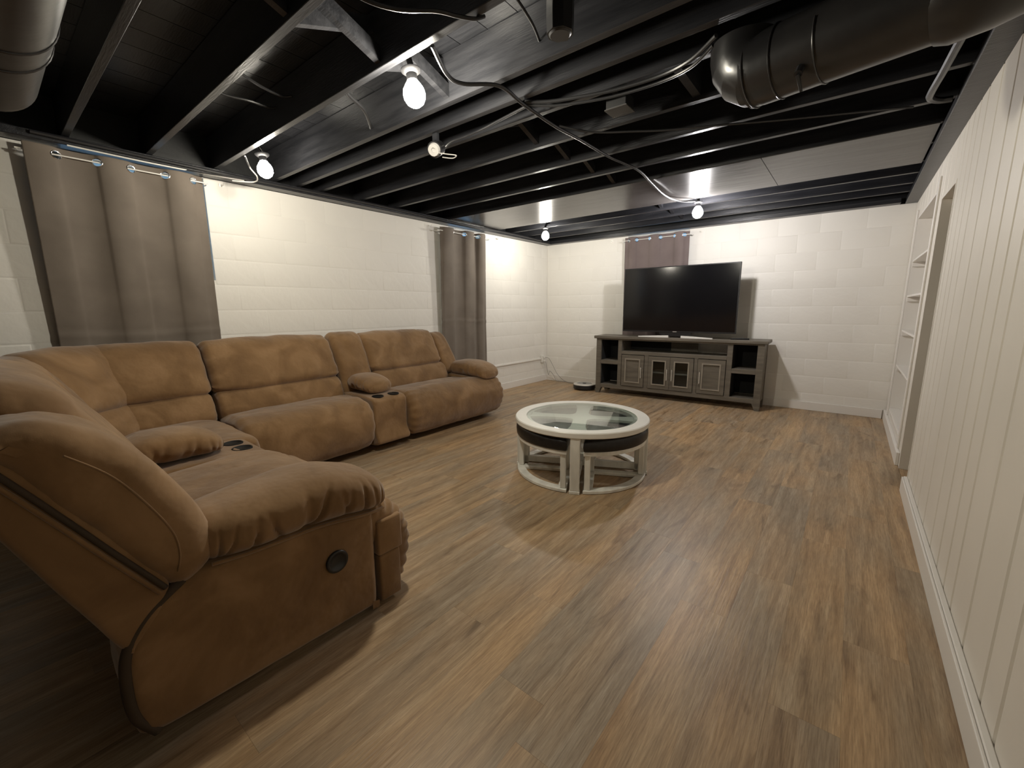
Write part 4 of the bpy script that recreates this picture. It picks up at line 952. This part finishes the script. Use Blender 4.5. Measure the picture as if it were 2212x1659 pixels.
cable('electrical_cable', [(1.90, -4.72, JB+0.05), (1.869, -4.66, JB+0.035), (1.809, -4.54, JB+0.025), (1.655, -4.40, JB+0.03), (1.577, -4.345, JB+0.05)], 0.010, 'black_cable', 'black cable looping down below the near joist left of the largest bulb')
cable('electrical_cable', [(1.53, -5.12, JB+0.13), (1.502, -5.024, JB+0.11), (1.448, -4.91, JB+0.11), (1.431, -4.806, JB+0.11), (1.45, -4.762, JB+0.12)], 0.007, 'armour_cable', 'upper of two short armoured cables in the left joist bay')
cable('electrical_cable', [(1.19, -5.12, JB+0.13), (1.204, -5.012, JB+0.11), (1.233, -4.90, JB+0.11), (1.234, -4.79, JB+0.11), (1.24, -4.762, JB+0.12)], 0.007, 'armour_cable', 'lower of two short armoured cables in the left joist bay')
cable('electrical_cable', [(0.15, -5.7, JB-0.02), (0.15, -4.6, JB-0.03), (0.15, -3.4, JB-0.02), (0.15, -2.2, JB-0.035), (0.145, -1.3, JB-0.02), (0.15, -0.4, JB-0.03)], 0.011, 'black_cable', 'black cable running along the top of the left wall')
cable('electrical_cable', [(0.14, -5.55, 2.236), (0.145, -5.2, 2.230), (0.15, -4.9, 2.232), (0.20, -4.66, 2.236), (0.24, -4.53, 2.232), (0.36, -4.55, 2.236), (0.50, -4.65, 2.25), (0.62, -4.72, 2.28)], 0.005, 'armour_cable', 'thin cable stapled to the joist beside the largest bulb')
cable('white_wire', [(0.14, -5.55, 2.236), (0.145, -5.2, 2.230), (0.148, -4.9, 2.232), (0.165, -4.68, 2.234), (0.19, -4.58, 2.232)], 0.005, 'white_plastic', 'white wire draped along the top of the wide curtain', 'wire')
cable('white_wire', [(0.175, -4.66, 2.215), (0.24, -4.53, 2.222), (0.36, -4.55, 2.232), (0.50, -4.65, 2.25), (0.62, -4.72, 2.283)], 0.005, 'white_plastic', 'short white wire looping up to the joist beside the left bulb', 'wire')
pp = cable('bent_pipe', [(4.30, -3.66, JB-0.03), (4.285, -3.446, JB-0.022), (4.269, -3.161, JB-0.022), (4.253, -2.92, JB-0.022), (4.258, -2.83, JB-0.022), (4.30, -2.77, JB-0.022), (4.345, -2.755, JB-0.022)], 0.016, 'duct_metal', 'dark bent pipe below the joists near the right wall beam', 'pipe')

jbx = thing('lamp_socket', 'black empty lamp socket on a round box under the joists below the largest bulb', 'lamp socket', (1.92, -4.12, 2.20)); og = (1.92, -4.12, 2.20)
dv = Vector((0.35, -0.80, -0.45)).normalized(); Rj = Matrix.Translation(Vector(og)) @ dv.to_track_quat('Z', 'Y').to_matrix().to_4x4()
def rj(mb): mb.v = [tuple(Rj @ Vector(p)) for p in mb.v]; return mb
obj('box', rj(MB().lathe([(0, -0.05), (0.045, -0.05), (0.047, 0.02), (0, 0.02)], 24)), 'black_plastic', jbx, smooth=True, org=og)
obj('socket_face', rj(MB().lathe([(0, 0.030), (0.012, 0.030), (0.014, 0.038), (0.034, 0.038), (0.040, 0.0205), (0, 0.0205)], 24)), 'grey_porcelain', jbx, smooth=True, org=og)
obj('pull_loop', MB().tube(spline([(1.95, -4.13, 2.17), (2.02, -4.12, 2.15), (2.08, -4.10, 2.135), (2.04, -4.09, 2.13), (1.96, -4.10, 2.15)], 6), 0.003, 6), 'grey_porcelain', jbx, smooth=True, org=og)
obj('bracket', bx(1.90, 1.94, -4.125, -4.105, 2.21, JB), 'black_wood', jbx, org=og)
jb2 = thing('junction_box', 'round black junction box between joists at the top edge', 'junction box', (3.10, -4.55, 2.24)); og = (3.10, -4.55, 2.24)
obj('box', MB().lathe([(0, -0.02), (0.05, -0.02), (0.052, 0.03), (0.052, 0.285), (0, 0.285)], 8, og), 'black_plastic', jb2, org=og)
obj('cover_ring', MB().lathe([(0.0, -0.026), (0.036, -0.026), (0.042, -0.0205), (0.0, -0.0205)], 24, og), 'black_cable', jb2, smooth=True, org=og)
sb = thing('electrical_box', 'square black electrical box hanging from a joist left of the large duct', 'electrical box', (3.03, -3.80, 2.25)); og = (3.03, -3.80, 2.25)
obj('box', bx(2.95, 3.06, -3.87, -3.77, 2.225, 2.285), 'black_plastic', sb, org=og, bevel=0.003); obj('cover', bx(2.945, 3.065, -3.875, -3.765, 2.220, 2.2248), 'black_sheet', sb, org=og)
obj('bracket', bx(2.99, 3.02, -3.90, -3.86, 2.286, JB+0.05), 'black_wood', sb, org=og)

cable('electrical_cable', [(1.90, -4.04, JB-0.07), (1.95, -4.02, JB-0.03), (2.047, -4.004, JB-0.02), (2.215, -4.017, JB-0.02), (2.363, -4.042, JB-0.02), (2.58, -4.07, JB-0.014)], 0.007, 'black_cable', 'black cable from the empty lamp socket to the long crossing cable')
